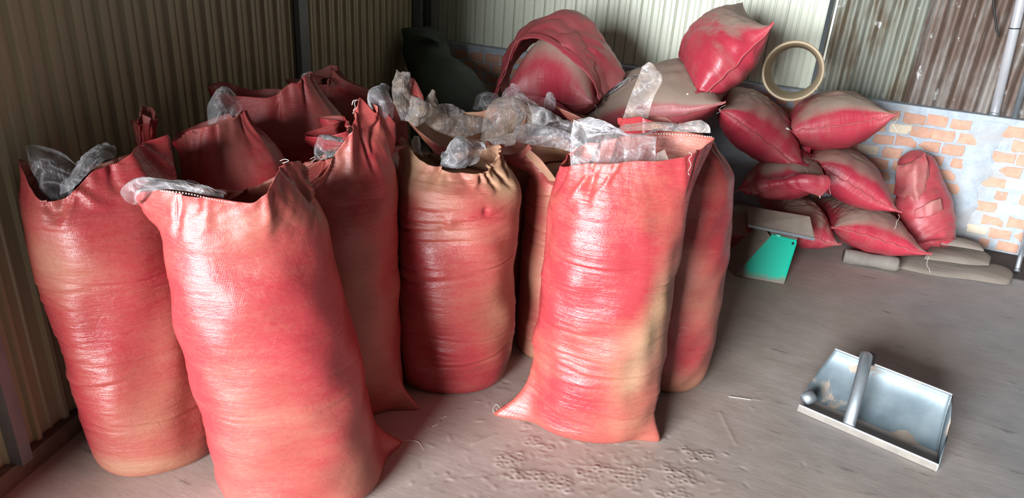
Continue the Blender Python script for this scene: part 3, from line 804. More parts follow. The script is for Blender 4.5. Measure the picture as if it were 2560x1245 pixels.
# A
film('A', [[(95, 500, -.08), (150, 500, -.10), (185, 470, -.10)], [(90, 440, -.03), (120, 400, -.04), (185, 440, -.05)], [(68, 385, .0), (110, 376, .02), (165, 395, .03)],
           [(120, 400, .08), (170, 410, .09), (210, 430, .09)]], 'film', seed=9, crumple=.010, jag=.008)
film('A', [[(155, 490, -.11), (190, 475, -.12), (225, 450, -.12)], [(160, 455, -.08), (200, 440, -.10), (240, 425, -.09)], [(195, 405, -.03), (245, 390, -.04), (285, 390, -.04)],
           [(200, 400, .03), (250, 375, .03), (290, 366, .0)]], 'film_milky', seed=10, crumple=.014, freq=20, jag=.008)
# C
film('C', [[(790, 400, -.03), (815, 398, -.05), (850, 385, -.05)], [(783, 365, -.02), (810, 350, -.04), (850, 362, -.03)], [(795, 338, .02), (820, 332, .02), (856, 345, .03)],
           [(810, 350, .08), (830, 350, .08), (860, 355, .08)]], 'film', seed=12, crumple=.008)
film('C', [[(945, 310, .03), (960, 312, .0), (976, 315, .03)], [(928, 270, .03), (955, 265, -.01), (977, 270, .03)], [(928, 238, .04), (948, 228, .03), (970, 232, .05)], [(945, 222, .07), (958, 213, .07), (972, 225, .07)]],
     'film_milky', seed=13, crumple=.006)
# D: crumpled clump inside the mouth
film('D', [[(1095, 415, -.07), (1140, 422, -.10), (1190, 410, -.07)], [(1100, 395, -.05), (1150, 385, -.10), (1195, 392, -.05)], [(1110, 372, -.02), (1150, 366, -.06), (1205, 368, -.02)],
           [(1120, 378, .05), (1160, 362, .04), (1215, 375, .04)]], 'film_milky', seed=15, crumple=.020, freq=18, nu=70, nv=44, jag=.016)
film('D', [[(1030, 380, .02), (1045, 385, .0), (1060, 390, .0)], [(1025, 350, .03), (1045, 345, .02), (1058, 370, .02)], [(1035, 335, .06), (1050, 338, .06), (1056, 355, .06)]], 'film_tan', seed=16)
# E
film('E', [[(1275, 352, -.05), (1330, 362, -.02), (1400, 372, .0), (1440, 385, .0)], [(1285, 325, -.02), (1340, 335, .0), (1410, 335, .02), (1445, 355, .02)],
           [(1290, 322, .06), (1340, 318, .07), (1400, 320, .07), (1440, 330, .06)]], 'film_milky', seed=18, crumple=.012, nu=50)
film('E', [[(1210, 355, -.03), (1245, 368, -.06), (1285, 362, -.06)], [(1212, 345, -.02), (1245, 348, -.05), (1290, 350, -.05)], [(1215, 348, .0), (1245, 338, -.02), (1282, 330, -.02)]], 'film_tan', seed=19, crumple=.006)
cloth('E', [[(1218, 372, -.06), (1250, 402, -.12), (1300, 400, -.13), (1330, 372, -.11)], [(1215, 352, -.05), (1252, 385, -.11), (1295, 382, -.12), (1322, 360, -.10)]], name='rolled_hem', thick=.012, seed=20, nv=10)
cloth('E', [[(1322, 372, -.11), (1355, 402, -.14), (1400, 460, -.16)], [(1312, 388, -.12), (1345, 420, -.15), (1395, 475, -.17)]], name='hem_strip', seed=21, nv=8, dust=.5)
# L: dusty plastic peaks all along the back of the mouth
film('L', [[(1000, 300, .0), (1030, 300, .02), (1050, 300, .03)], [(985, 250, .0), (1015, 255, .0), (1045, 270, .03)], [(985, 205, .02), (1005, 200, .0), (1030, 225, .03)], [(990, 180, .04), (1006, 174, .05), (1016, 185, .06)]],
     'film_dusty', jag=.03, seed=24, crumple=.014, freq=20)
film('L', [[(1015, 300, -.02), (1040, 310, -.05), (1065, 300, -.02)], [(1022, 280, -.02), (1045, 270, -.06), (1070, 280, -.02)], [(1020, 272, .0), (1045, 255, .0), (1068, 260, .0)]], 'film_dusty', jag=.012, seed=25, crumple=.016, freq=22)
film('L', [[(1050, 300, .06), (1110, 335, .04), (1160, 345, .05), (1215, 330, .06)], [(1060, 262, .06), (1105, 290, .06), (1160, 308, .08), (1212, 300, .09)], [(1070, 240, .08), (1105, 268, .09), (1150, 300, .12), (1205, 292, .12)],
           [(1078, 230, .10), (1100, 250, .11), (1150, 285, .14), (1200, 285, .14)]], 'film_dusty', jag=.012, seed=26, crumple=.014, nu=60, freq=18)
film('L', [[(1200, 350, .0), (1250, 360, -.04), (1300, 350, -.02), (1330, 330, .0)], [(1215, 300, .02), (1250, 300, -.03), (1300, 300, -.02), (1345, 300, .02)], [(1230, 262, .05), (1270, 252, .03), (1310, 258, .03), (1350, 280, .05)],
           [(1240, 255, .10), (1280, 246, .10), (1320, 255, .10), (1360, 275, .10)]], 'film_dusty', jag=.012, seed=27, crumple=.012, nu=50)
film('E', [[(1325, 340, .05), (1370, 345, .05), (1440, 345, .05)], [(1330, 295, .06), (1380, 300, .06), (1440, 318, .06)], [(1318, 258, .08), (1370, 278, .08), (1430, 298, .08)]], 'film', seed=28, crumple=.014)
cloth('L', [[(1028, 270, .03), (1045, 260, .05), (1062, 262, .05)], [(1022, 215, .05), (1040, 225, .06), (1055, 245, .06)], [(1026, 196, .07), (1036, 198, .07), (1046, 225, .07)]], seed=29)
# M
film('M', [[(1180, 275, -.02), (1220, 280, -.08), (1255, 275, -.06)], [(1183, 250, -.02), (1220, 250, -.08), (1252, 255, -.05)], [(1195, 230, .02), (1220, 226, .0), (1245, 235, .02)]], 'film', seed=33, crumple=.008)
film('M', [[(1245, 270, -.04), (1280, 268, -.06), (1325, 265, -.02)], [(1255, 245, .0), (1280, 235, -.02), (1310, 240, .0)], [(1262, 222, .03), (1278, 208, .03), (1300, 222, .04)]], 'film_milky', seed=34, crumple=.018, freq=22)
film('M2', [[(1358, 275, -.04), (1372, 280, -.05), (1388, 272, -.04)], [(1362, 255, -.02), (1374, 250, -.03), (1388, 255, -.02)], [(1370, 240, .0), (1374, 234, .0), (1380, 242, .0)]], 'film_milky', seed=35, nu=16, nv=12, crumple=.005)
# G: dusty plastic tongue behind the mouth
film('G', [[(1555, 300, .05), (1585, 300, .05), (1620, 295, .06)], [(1570, 255, .08), (1600, 262, .08), (1632, 250, .09)], [(1590, 205, .12), (1620, 212, .12), (1655, 200, .13)], [(1605, 165, .16), (1625, 155, .16), (1645, 170, .17)]],
     'film_tan', seed=37, crumple=.010)
# H
film('H', [[(515, 312, -.05), (545, 305, -.07), (600, 285, -.04)], [(522, 262, -.03), (550, 255, -.06), (602, 270, -.02)], [(540, 225, .0), (562, 216, .0), (590, 235, .02)], [(548, 228, .04), (568, 220, .04), (590, 240, .05)]], 'film_milky', seed=39, crumple=.006)
film('I', [[(748, 205, -.03), (775, 190, -.03)], [(755, 186, .0), (776, 178, .0)]], 'film_milky', seed=40, nu=12, nv=8, crumple=.003)

# stitched hem line of the big sack, dashes of white thread
def dashes(k, pts, n, off, name='stitching'):
    c = np.array([*ctr(k), 0]); d = np.array([c[0], c[1], 0]); d /= np.linalg.norm(d); pl = np.array(SK[k].location)
    P = catmull([onplane(px, py, c+d*o, d) for px, py, o in pts], n*3); V = []; F = []
    for i in range(n):
        a, b = P[i*3], P[i*3+2]; t = (b-a); q = a+t*0.62
        u = np.array([0, 0, 0.0014]); w = -d*0.0012
        for p in (a, q):
            for e in (-u, u):
                for g in (0*w, w): V.append(p+e+g-pl)
        o = i*8; F += [(o, o+1, o+5, o+4), (o+2, o+6, o+7, o+3), (o+1, o+3, o+7, o+5), (o, o+4, o+6, o+2), (o, o+2, o+3, o+1), (o+4, o+5, o+7, o+6)]
    return mesh_obj(name, V, F, M['thread'], SK[k], smooth=False)
dashes('B', [(400, 476, -.115), (470, 484, -.165), (540, 500, -.185), (590, 508, -.185)], 30, 0)
dashes('F', [(1625, 334, .10), (1700, 336, .10), (1780, 342, .06)], 24, 0)

def pxthread(k, pts, r=0.0008):
    c = np.array([*ctr(k), 0]); d = np.array([c[0], c[1], 0]); d /= np.linalg.norm(d)
    return thread(SK[k], [onplane(px, py, c+d*o, d) for px, py, o in pts], r)
pxthread('F', [(1722, 380, -.10), (1730, 388, -.11), (1722, 398, -.115), (1728, 412, -.12), (1720, 430, -.125), (1724, 438, -.125)])
pxthread('C', [(893, 248, -.08), (886, 258, -.09), (888, 268, -.09), (882, 284, -.10)])
pxthread('C', [(896, 250, -.08), (884, 252, -.09), (880, 262, -.09)], .0014)
pxthread('B', [(700, 402, -.05), (712, 398, -.05), (722, 402, -.06), (706, 408, -.06)])
pxthread('C', [(775, 398, -.06), (788, 392, -.07), (784, 402, -.08), (778, 405, -.08)])
def floor_thread(pts, label, r=.0010, cat='thread'):
    P = [onz(*p)+np.array([0, 0, r+h]) for p, h in pts]; c = np.array([P[0][0], P[0][1], 0])
    o = tube('loose_thread', catmull(P, 20)-c, r, M['thread'], None, n=5); o.location = c
    return tag(o, label, cat)
floor_thread([((1012, 1108), .012), ((1030, 1104), .004), ((1048, 1108), .002), ((1060, 1128), 0)], 'curled pale thread on the floor at the corner of the big sack')
floor_thread([((1252, 1028), .006), ((1240, 1018), .012), ((1232, 1030), .003), ((1246, 1034), .001), ((1240, 1024), .006)], 'knotted white thread on the floor by the pointed sack corner')
floor_thread([((1080, 1068), .002), ((1095, 1062), .004), ((1102, 1048), .001), ((1118, 1040), 0)], 'thin frayed thread on the floor near the shaded sack')
floor_thread([((1822, 992), 0), ((1850, 996), .001), ((1878, 1000), 0)], 'straight pale straw on the floor right of the standing sacks', .0013, 'straw')

# ------------------------------------------------------------------ lying sacks of the pile
def lying_sack(label, a_px, b_px, Y, length, T, dirv=(0.0, 1.0, -0.16), sag=0.9, seed=1, dust=0.0, dusty_top=1.0, mat='sack_pile', flare=0.16, blunt=0.36, group='filled sacks lying in the pile',
               name='sack', pleat=0.006, dz=(0, 0), cat='sack', Y2=None, top_lo=0.58, top_hi=0.97):
    A = ony(a_px[0], a_px[1], Y); B = ony(b_px[0], b_px[1], Y if Y2 is None else Y2)
    A = A+np.array([0, 0, dz[0]]); B = B+np.array([0, 0, dz[1]])
    C0 = (A+B)/2; ex = B-A; W = np.linalg.norm(ex); ex /= W
    ey = np.array(dirv, float); ey -= ex*np.dot(ex, ey); ey /= np.linalg.norm(ey); ez = np.cross(ex, ey)
    nu, NT = 78, 120
    u = 0.5-0.5*np.cos(np.linspace(0, np.pi, nu)); th = np.linspace(0, 2*np.pi, NT, endpoint=False)
    U, TH = np.meshgrid(u, th, indexing='ij')
    s = np.sin(np.pi*U)
    hw = W/2*(1-flare*s**0.5)
    ht = T/2*s**blunt
    e = 1.0+0.45*(1-s**0.6)
    c, sn = np.cos(TH), np.sin(TH)
    x = hw*np.sign(c)*np.abs(c)**0.92; z = ht*np.sign(sn)*np.abs(sn)**e
    z = np.where(z < 0, z*sag, z)
    y = U*length
    endd = np.exp(-U/0.10)+np.exp(-(1-U)/0.10)
    g = noise2(seed, 30/W*0.6, 0.6, 16)
    r = pleat*endd*sstep(0.0, 0.02, s)*g(x, U)+0.007*noise2(seed+2, 6, 5)(x, U)+0.003*noise2(seed+3, 14, 14)(TH, U*3)*s
    rr = np.hypot(x, z)+1e-5
    nx, nz_ = x/rr*0.3, np.sign(z)*(np.abs(z)/rr)
    z = z+r*np.where(z >= 0, 1, -1)*np.minimum(1, np.abs(z)/0.02)
    y = y+0.02*noise2(seed+5, 5, 0)(x, 0*x)*(1-s)
    # seam corners are pinched and pulled
    pin = (1-s)*np.abs(x/(W/2))**6
    z = z+0.02*pin*np.sign(x)
    base = np.array([C0[0], C0[1], max(0.0, C0[2]-T*0.45)])
    P = C0+x[..., None]*ex+y[..., None]*ey+z[..., None]*ez
    nrm = normals_grid(np.concatenate([P, P[:, :1]], 1))[:, :-1]
    if (nrm*(P-P.mean((0, 1)))).sum() < 0: nrm = -nrm
    D = dust+dusty_top*sstep(top_lo, top_hi, nrm[..., 2])*(0.95+0.08*noise2(seed+6, 4, 4)(x*3, U*3))+0.06*noise2(seed+7, 6, 6)(x*3, U*3)
    per = np.arange(NT)/NT*(2.1*W)
    UV = np.stack([U*length*1.1+seed*1.3, np.broadcast_to(per, U.shape)], -1)
    root = thing(name, label, cat, base, group)
    body = mesh_obj('woven_bag', (P-base).reshape(-1, 3), [tuple(reversed(f)) for f in grid_faces(nu, NT, True)], M[mat], root, uv=UV.reshape(-1, 2), dust=np.clip(D, 0, 1.1).ravel())
    # stitched seam: a narrow folded hem along the near end
    m = 40; q = np.linspace(-1, 1, m); jj = np.interp(q, [-1, 1], [0, 1])
    hem = []
    yy = 0.02*noise2(seed+5, 5, 0)(q*W/2, 0*q)
    for k, (dy, dzz) in enumerate(((0.012, 0.006), (-0.010, 0.004), (-0.010, -0.003), (0.012, -0.005))):
        hem.append(C0+(q*W/2*1.01)[:, None]*ex+(yy+dy)[:, None]*ey+(dzz+0.02*np.abs(q)**6*np.sign(q)+0.003*noise2(seed+9, 20, 0)(q, 0*q))[:, None]*ez)
    hem = np.array(hem)
    if mat != 'flat_sack':
        mesh_obj('seam', (hem-base).reshape(-1, 3), grid_faces(4, m), M[mat], root, uv=np.stack([np.tile(q, 4), np.repeat(np.arange(4)*.01, m)], -1), dust=np.full(4*m, 0.15+dust))
        for sg in (-1, 1):
            if (seed+sg) % 3 == 0: continue
            p = C0+ex*sg*W/2*1.0; rs = np.random.RandomState(seed+sg)
            pts = [p]; 
            for i in range(4): pts.append(pts[-1]+np.array([rs.randn()*.012+.006*sg, -.006, -.014+rs.randn()*.008]))
            thread(root, pts, .0008)
    return root

PL = {}
PL['P10'] = lying_sack('red sack at the bottom of the pile right behind the grey board', (1935, 556), (2100, 622), 4.12, .58, .28, seed=203, dust=.1, Y2=4.20)
PL['P8'] = lying_sack('plump red sack lying lowest at the right, its seam corner pointing to the bare bricks', (2082, 562), (2322, 642), 4.22, .70, .27, seed=205, Y2=4.33, top_lo=.62, top_hi=.98)
PL['P7'] = lying_sack('red sack with a crumpled tied mouth lying just above the grey board', (1838, 470), (2072, 448), 3.98, .75, .27, seed=207, dust=.05, pleat=.014)
PL['P6'] = lying_sack('red sack with a slanting front seam lying below the sack topped by the ring', (2022, 398), (2246, 536), 4.18, .78, .30, seed=211, Y2=4.24)
PL['P4'] = lying_sack('dusty-topped red sack with a steep diagonal seam, under the cardboard ring', (1800, 268), (2012, 432), 3.98, .85, .34, seed=217, Y2=4.06)
PL['P5'] = lying_sack('plump lens-shaped red sack with a level front seam high on the right of the pile', (1950, 332), (2246, 294), 4.20, .78, .36, seed=219, Y2=4.26)
PL['P3'] = lying_sack('broad dust-covered sack under the tilted top sack', (1420, 330), (1815, 262), 3.85, .95, .42, seed=223, dust=.25, dirv=(-.1, 1, .02), top_lo=.3, top_hi=.7)
PL['P1'] = lying_sack('tilted red sack on top of the pile with a long diagonal seam and pointed corners', (1730, 250), (1941, 66), 3.95, .72, .40, seed=227, dirv=(-.30, 1, .12), Y2=4.05, top_lo=.62, top_hi=.98, pleat=.010)
PL['P2'] = lying_sack('bulging dusty red sack under a draped empty bag', (1248, 246), (1486, 262), 3.78, .72, .70, seed=229, dirv=(-.08, 1, .0), dust=.12, sag=.45, flare=.06, blunt=.34, top_lo=.4, top_hi=.9)
# sacks beneath that carry the pile
PL['S1'] = lying_sack('shaded red sack on the floor at the left foot of the pile', (1700, 628), (1872, 600), 4.02, .7, .26, seed=233, dust=.15)
PL['S2'] = lying_sack('dark red sack carrying the broad dusty sack, mostly hidden', (1420, 478), (1740, 470), 4.0, .85, .26, seed=239, dust=.15, dz=(.12, -.02))
PL['S3'] = lying_sack('dark red sack on the floor beneath the hidden middle sack', (1420, 590), (1700, 600), 4.0, .85, .24, seed=241, dust=.15, dz=(.17, .03))
PL['S4'] = lying_sack('dusty sack carrying the bulging draped sack', (1190, 340), (1470, 350), 3.85, .95, .30, seed=251, dust=.3)
PL['S5'] = lying_sack('red sack on the floor beneath the dusty carrying sack', (1200, 480), (1450, 490), 3.85, .95, .28, seed=257, dust=.3)

_t = [ony(1785, 82, 4.42), ony(1776, 66, 4.42), ony(1768, 54, 4.42), ony(1765, 46, 4.42)]
tube('corner_tip', np.array(_t)-np.array(PL['P1'].location), [.045, .026, .012, .005], M['sack_pile'], PL['P1'], n=14)
# ------------------------------------------------------------------ loose things on and around the pile
# empty red bag draped over the bulging sack
dr = thing('draped_bag', 'empty dark red bag draped like a shawl over the bulging dusty sack', 'sack', (-1.35, 4.1, 0.85))
def loft_world(name, rows, mat, parent, nu=50, nv=24, crumple=.005, freq=9, seed=1, thick=.004, dust=.2, closed=False):
    R = np.array([catmull(r, nu) for r in rows]); G = np.stack([catmull(R[:, j], nv) for j in range(nu)], 1)
    nrm = normals_grid(G); h = noise3(seed, freq)(G)*crumple+np.abs(noise3(seed+4, freq*2.4)(G))*crumple*.5
    G = G+nrm*h[..., None]
    pl = np.array(parent.location) if parent is not None else np.zeros(3)
    uu, vv = np.meshgrid(np.linspace(0, 1.2, nu), np.linspace(0, .5, nv))
    o = mesh_obj(name, (G-pl).reshape(-1, 3), grid_faces(nv, nu), mat, parent, uv=np.stack([uu, vv], -1).reshape(-1, 2), dust=(dust+.12*noise3(seed+6, 7)(G)).ravel())
    if thick: s = o.modifiers.new('solid', 'SOLIDIFY'); s.thickness = thick; s.offset = 1
    return o
rowf = [ony(*p) for p in [(1232, 246, 3.98), (1262, 190, 3.95), (1292, 108, 3.92), (1340, 96, 3.90), (1400, 124, 3.88), (1452, 182, 3.86), (1500, 250, 3.84)]]
rowm = [ony(*p) for p in [(1240, 225, 4.12), (1272, 140, 4.10), (1312, 76, 4.08), (1382, 62, 4.05), (1450, 95, 4.02), (1500, 165, 3.98), (1528, 222, 3.94)]]
rowb = [ony(*p) for p in [(1248, 205, 4.3), (1280, 112, 4.3), (1345, 44, 4.3), (1412, 28, 4.28), (1482, 58, 4.25), (1535, 132, 4.2), (1574, 190, 4.12)]]
rowb2 = [ony(*p)-np.array([0, 0, q]) for p, q in [((1252, 205, 4.42), .1), ((1290, 112, 4.48), .12), ((1350, 46, 4.5), .12), ((1412, 32, 4.5), .12), ((1478, 62, 4.5), .12), ((1530, 132, 4.45), .12), ((1560, 195, 4.35), .1)]]
loft_world('woven_cloth', [rowf, rowm, rowb, rowb2], M['sack_pile'], dr, nu=90, nv=56, crumple=.011, freq=11, seed=5, dust=.28, thick=.005)
loft_world('rim_fold', [[p+np.array([0, -.012, -.004]) for p in rowf], [p+np.array([0, .02, .018]) for p in rowf]], M['sack_pile'], dr, nu=60, nv=8, crumple=.003, seed=6, dust=.05, thick=.006)
patch('plastic_liner', [[(1505, 248, .0), (1520, 240, .0), (1555, 212, .02)], [(1530, 238, .02), (1545, 225, .0), (1580, 200, .02)], [(1560, 215, .05), (1580, 205, .05), (1610, 190, .06)], [(1570, 205, .08), (1590, 190, .08), (1612, 178, .09)]],
      (-1.08, 3.95), M['film'], dr, seed=7, crumple=.012)
patch('hanging_hem', [[(1252, 252, .0), (1285, 258, -.02), (1340, 262, -.03), (1400, 290, -.05), (1440, 322, -.06)], [(1265, 232, .01), (1300, 236, -.01), (1350, 240, -.02), (1405, 262, -.04), (1452, 300, -.05)]],
      (-1.42, 3.68), M['sack_pile'], dr, seed=8, crumple=.006, thick=.005, nu=50, nv=10, dust=.1)

# tan tube ring resting between two sacks
rc = ony(1982, 178, 4.30); ax = np.array([rc[0]-0.1, rc[1]+0.35, rc[2]-1.72]); ax = np.array([-0.01, 1.0, -0.12]); ax /= np.linalg.norm(ax)
e1 = np.cross(ax, [0, 0, 1.0]); e1 /= np.linalg.norm(e1); e2 = np.cross(e1, ax)
rg = thing('tube_ring', 'short wide tan tube ring resting between sacks on top of the pile', 'tube', (rc[0], rc[1], rc[2]-.155))
V = []; nr_ = 64
prof = [(.158, 0), (.160, .004), (.143, .296), (.141, .30), (.128, .30), (.126, .296), (.149, .004), (.151, 0)]
for r_, t_ in prof:
    for j in range(nr_):
        a = 2*math.pi*j/nr_; V.append(rc+ax*t_+r_*(math.cos(a)*e1+math.sin(a)*e2)-np.array([rc[0], rc[1], rc[2]-.155]))
mesh_obj('tube_wall', np.array(V), grid_faces(len(prof), nr_, True)+[((len(prof)-1)*nr_+j, (len(prof)-1)*nr_+(j+1) % nr_, (j+1) % nr_, j) for j in range(nr_)], M['tan_tube'], rg)
V = []
for r_, t_ in [(.1605, -.002), (.1625, .0), (.1625, .012), (.1605, .014)]:
    for j in range(nr_):
        a = 2*math.pi*j/nr_; V.append(rc+ax*t_+r_*(math.cos(a)*e1+math.sin(a)*e2)-np.array([rc[0], rc[1], rc[2]-.155]))
mesh_obj('rim', np.array(V), grid_faces(4, nr_, True), M['tan_tube'], rg)

# dark green sack slumped in the corner
def bent_sack(name, label, pts, radii, mat, sq=0.8, seed=1, cat='sack', dust=.2, group=None):
    C = catmull(pts, 60); R = catmull(np.array(radii)[:, None], 60)[:, 0]; NT = 90
    T = np.gradient(C, axis=0); T /= np.linalg.norm(T, axis=1)[:, None]
    V = np.zeros((60, NT, 3)); th = np.linspace(0, 2*np.pi, NT, endpoint=False); nf = noise2(seed, 3, 5, 14, True); nf2 = noise2(seed+1, 6, 22, 14, True)
    for i in range(60):
        a = np.cross(T[i], [0, 0, 1.0]); a /= np.linalg.norm(a)+1e-9; b = np.cross(a, T[i])
        r = R[i]*(1+.022*nf(th, i*.1)+.010*nf2(th, i*.03))
        V[i] = C[i]+(r*np.cos(th))[:, None]*a+(r*np.sin(th)*sq)[:, None]*b
    base = np.array([C[:, 0].mean(), C[:, 1].mean(), V[..., 2].min()])
    root = thing(name, label, cat, base, group)
    UV = np.stack(np.meshgrid(np.linspace(0, 1, NT), np.linspace(0, 1, 60)), -1)
    mesh_obj('woven_bag', (V-base).reshape(-1, 3), grid_faces(60, NT, True)+[tuple(range(NT))[::-1], tuple(range(59*NT, 60*NT))], M[mat], root, uv=UV.reshape(-1, 2), dust=np.full(60*NT, dust))
    return root
gb = bent_sack('green_sack', 'dark green lumpy sack slumped upright in the corner of the walls', [ony(1052, 70, 4.72), ony(1055, 90, 4.70), ony(1066, 135, 4.62), ony(1090, 178, 4.5), ony(1125, 225, 4.35), ony(1145, 270, 4.2), ony(1150, 330, 4.1), ony(1150, 420, 4.05)],
               [.03, .12, .165, .15, .20, .22, .24, .16], 'green_sack', 1.0, 301, dust=.25)
patch('tied_neck', [[(1008, 100, -.12), (1050, 92, -.17), (1110, 108, -.14)], [(1006, 75, -.08), (1050, 66, -.1), (1112, 90, -.08)]], (-2.62, 4.6), M['green_sack'], gb, seed=9, crumple=.012, thick=.004, nu=24, nv=10)

# upright slack sack against the bricks
us = bent_sack('sack', 'slack red sack leaning upright against the bare bricks with its mouth folded over', [ony(2334, 618, 4.72), ony(2332, 606, 4.74), ony(2318, 570, 4.78), ony(2308, 510, 4.82), ony(2298, 455, 4.86), ony(2290, 400, 4.89), ony(2290, 376, 4.90)],
               [.06, .13, .165, .165, .135, .105, .03], 'sack_pile', .9, 307, dust=.12)
patch('folded_mouth', [[(2250, 415, -.06), (2285, 402, -.10), (2312, 380, -.08)], [(2245, 420, -.09), (2290, 415, -.14), (2318, 400, -.10)], [(2240, 460, -.10), (2290, 470, -.17), (2335, 468, -.10)], [(2238, 485, -.10), (2290, 505, -.19), (2352, 520, -.10)]],
      (.70, 4.86), M['sack_pile'], us, seed=11, crumple=.010, thick=.004, dust=.25)
patch('cloth_fold', [[(2280, 530, -.17), (2320, 520, -.19), (2345, 500, -.16)], [(2285, 545, -.20), (2325, 540, -.22), (2356, 525, -.17)], [(2290, 525, -.19), (2325, 505, -.2), (2350, 496, -.16)]],
      (.70, 4.86), M['sack_pile'], us, seed=12, crumple=.006, thick=.004, dust=.35, nu=24, nv=14)
# crumpled mouth of the sack above the board
patch('crumpled_mouth', [[(1868, 462, -.04), (1930, 452, -.05), (2000, 445, -.05), (2068, 440, -.03)], [(1875, 472, -.07), (1930, 462, -.07), (2000, 452, -.07), (2076, 462, -.05)], [(1880, 482, -.05), (1940, 470, -.05), (2000, 470, -.06), (2050, 490, -.05)]],
      (-.06, 3.92), M['sack_pile'], PL['P7'], seed=14, crumple=.014, freq=18, thick=.003, nu=44, nv=20, dust=.1)
_c = np.array([-.06, 3.86, 0]); _d = _c/np.linalg.norm(_c)
thread(PL['P7'], [onplane(px, py, _c, _d) for px, py in [(2012, 458), (2024, 470), (2046, 480), (2050, 495)]], .0024)

# dustpan, propped up, and the dusty board above it
dp = onz(1905, 700); 
dpt = thing('dustpan', 'bright green plastic dustpan propped on the floor beside the standing sacks', 'dustpan', (dp[0], dp[1], 0))
def dp_pt(px, py, Y): return ony(px, py, Y)-np.array([dp[0], dp[1], 0])
def slab(name, corners, thick, mat, parent, dustv=None, bev=.004):
    Q = np.array(corners); n = np.cross(Q[1]-Q[0], Q[3]-Q[0]); n /= np.linalg.norm(n)
    V = list(Q)+list(Q-n*thick); m = len(Q)
    F = [tuple(range(m)), tuple(range(m, 2*m))[::-1]]+[(i, i+m, (i+1) % m+m, (i+1) % m) for i in range(m)]
    o = mesh_obj(name, V, F, mat, parent, smooth=False, dust=None if dustv is None else list(dustv)*2)
    if bev: b = o.modifiers.new('bevel', 'BEVEL'); b.width = bev; b.segments = 2
    return o
bl, br = onz(1836, 690)+np.array([0, 0, .004]), onz(1960, 712)+np.array([0, 0, .004])
tr_, tl_ = ony(1993, 606, 3.96), ony(1926, 590, 3.94)
base = np.array([dp[0], dp[1], 0])
# front blade as a fine grid so the dust lies along the lower lip
G = np.array([[(bl*(1-v)+tl_*v)*(1-u)+(br*(1-v)+tr_*v)*u for u in np.linspace(0, 1, 16)] for v in np.linspace(0, 1, 24)])
dv = np.repeat(np.linspace(0, 1, 24), 16); du = np.tile(np.linspace(0, 1, 16), 24)
o = mesh_obj('blade', (G-base).reshape(-1, 3), grid_faces(24, 16), M['green'], dpt, dust=np.clip(.75-1.9*dv, 0, 1)+.55*np.exp(-du/.10))
sm_ = o.modifiers.new('solid', 'SOLIDIFY'); sm_.thickness = .012; sm_.offset = -1
bv = o.modifiers.new('bevel', 'BEVEL'); bv.width = .003; bv.segments = 2
slab('side_wall', [bl-base, tl_-base, tl_-base+np.array([-.07, .10, .03]), bl-base+np.array([-.10, .16, .02])], .006, M['board'], dpt)
slab('back_wall', [tl_-base+np.array([0, .01, .012]), tr_-base+np.array([0, .01, .012]), tr_-base+np.array([-.03, .12, .05]), tl_-base+np.array([-.05, .12, .05])], .006, M['board'], dpt)
slab('rim', [tl_-base+np.array([0, -.004, -.004]), tr_-base+np.array([0, -.004, -.004]), tr_-base+np.array([-.004, .004, .012]), tl_-base+np.array([.004, .004, .012])], .008, M['green'], dpt, [.25]*4)
nk = [ony(*p)-base for p in [(1936, 592, 3.945), (1951, 594, 3.945), (1952, 587, 3.95), (1939, 585, 3.95)]]
slab('neck', nk, .012, M['green'], dpt, [.0]*4, .002)
hb = ony(1982, 609, 3.945)-base
tube('hanging_hole', [hb+np.array([0, -.003, 0]), hb+np.array([0, .012, 0])], .006, M['black'], dpt, n=14)
Bc = ony(1950, 560, 3.93)
bd = thing('board', 'dust-covered grey board with a slanted end lying across the top of the green dustpan', 'board', (Bc[0], Bc[1], Bc[2]-.04))
bb = np.array([Bc[0], Bc[1], Bc[2]-.04])
slab('panel', [ony(1870, 562, 3.93)-bb, ony(2038, 596, 3.98)-bb, ony(2026, 540, 4.06)-bb, ony(1868, 514, 4.04)-bb], .018, M['board'], bd, bev=.006)
slab('edge_strip', [ony(1872, 568, 3.928)-bb, ony(2036, 602, 3.978)-bb, ony(2038, 595, 3.975)-bb, ony(1870, 561, 3.925)-bb], .004, M['zinc'], bd, bev=0)

# grey roll under the lowest sacks
r0, r1 = onz(2098, 655), onz(2238, 682)
r0 = onz(2105, 656)+np.array([0, .0, 0.044]); r1 = onz(2238, 678)+np.array([0, .0, .044])
rl = thing('rolled_mat', 'grey rolled mat on the floor under the lowest red sack', 'mat', ((r0[0]+r1[0])/2, (r0[1]+r1[1])/2, 0))
pb = np.array(rl.location); q = np.linspace(0, 1, 24)[:, None]
tube('roll', (r0*(1-q)+r1*q)-pb, 0.041+.003*np.sin(np.linspace(0, 9, 24)), M['roll'], rl, n=28)
aa = np.linspace(0, 4*np.pi, 60); ud = (r1-r0)/np.linalg.norm(r1-r0); pe = np.cross(ud, [0, 0, 1.0])
sp_ = [r1+ud*.003+(.008+.028*t/(4*np.pi))*(math.cos(t)*pe+math.sin(t)*np.array([0, 0, 1.0]))-pb for t in aa]
tube('spiral_edge', sp_, .003, M['board'], rl, n=6)
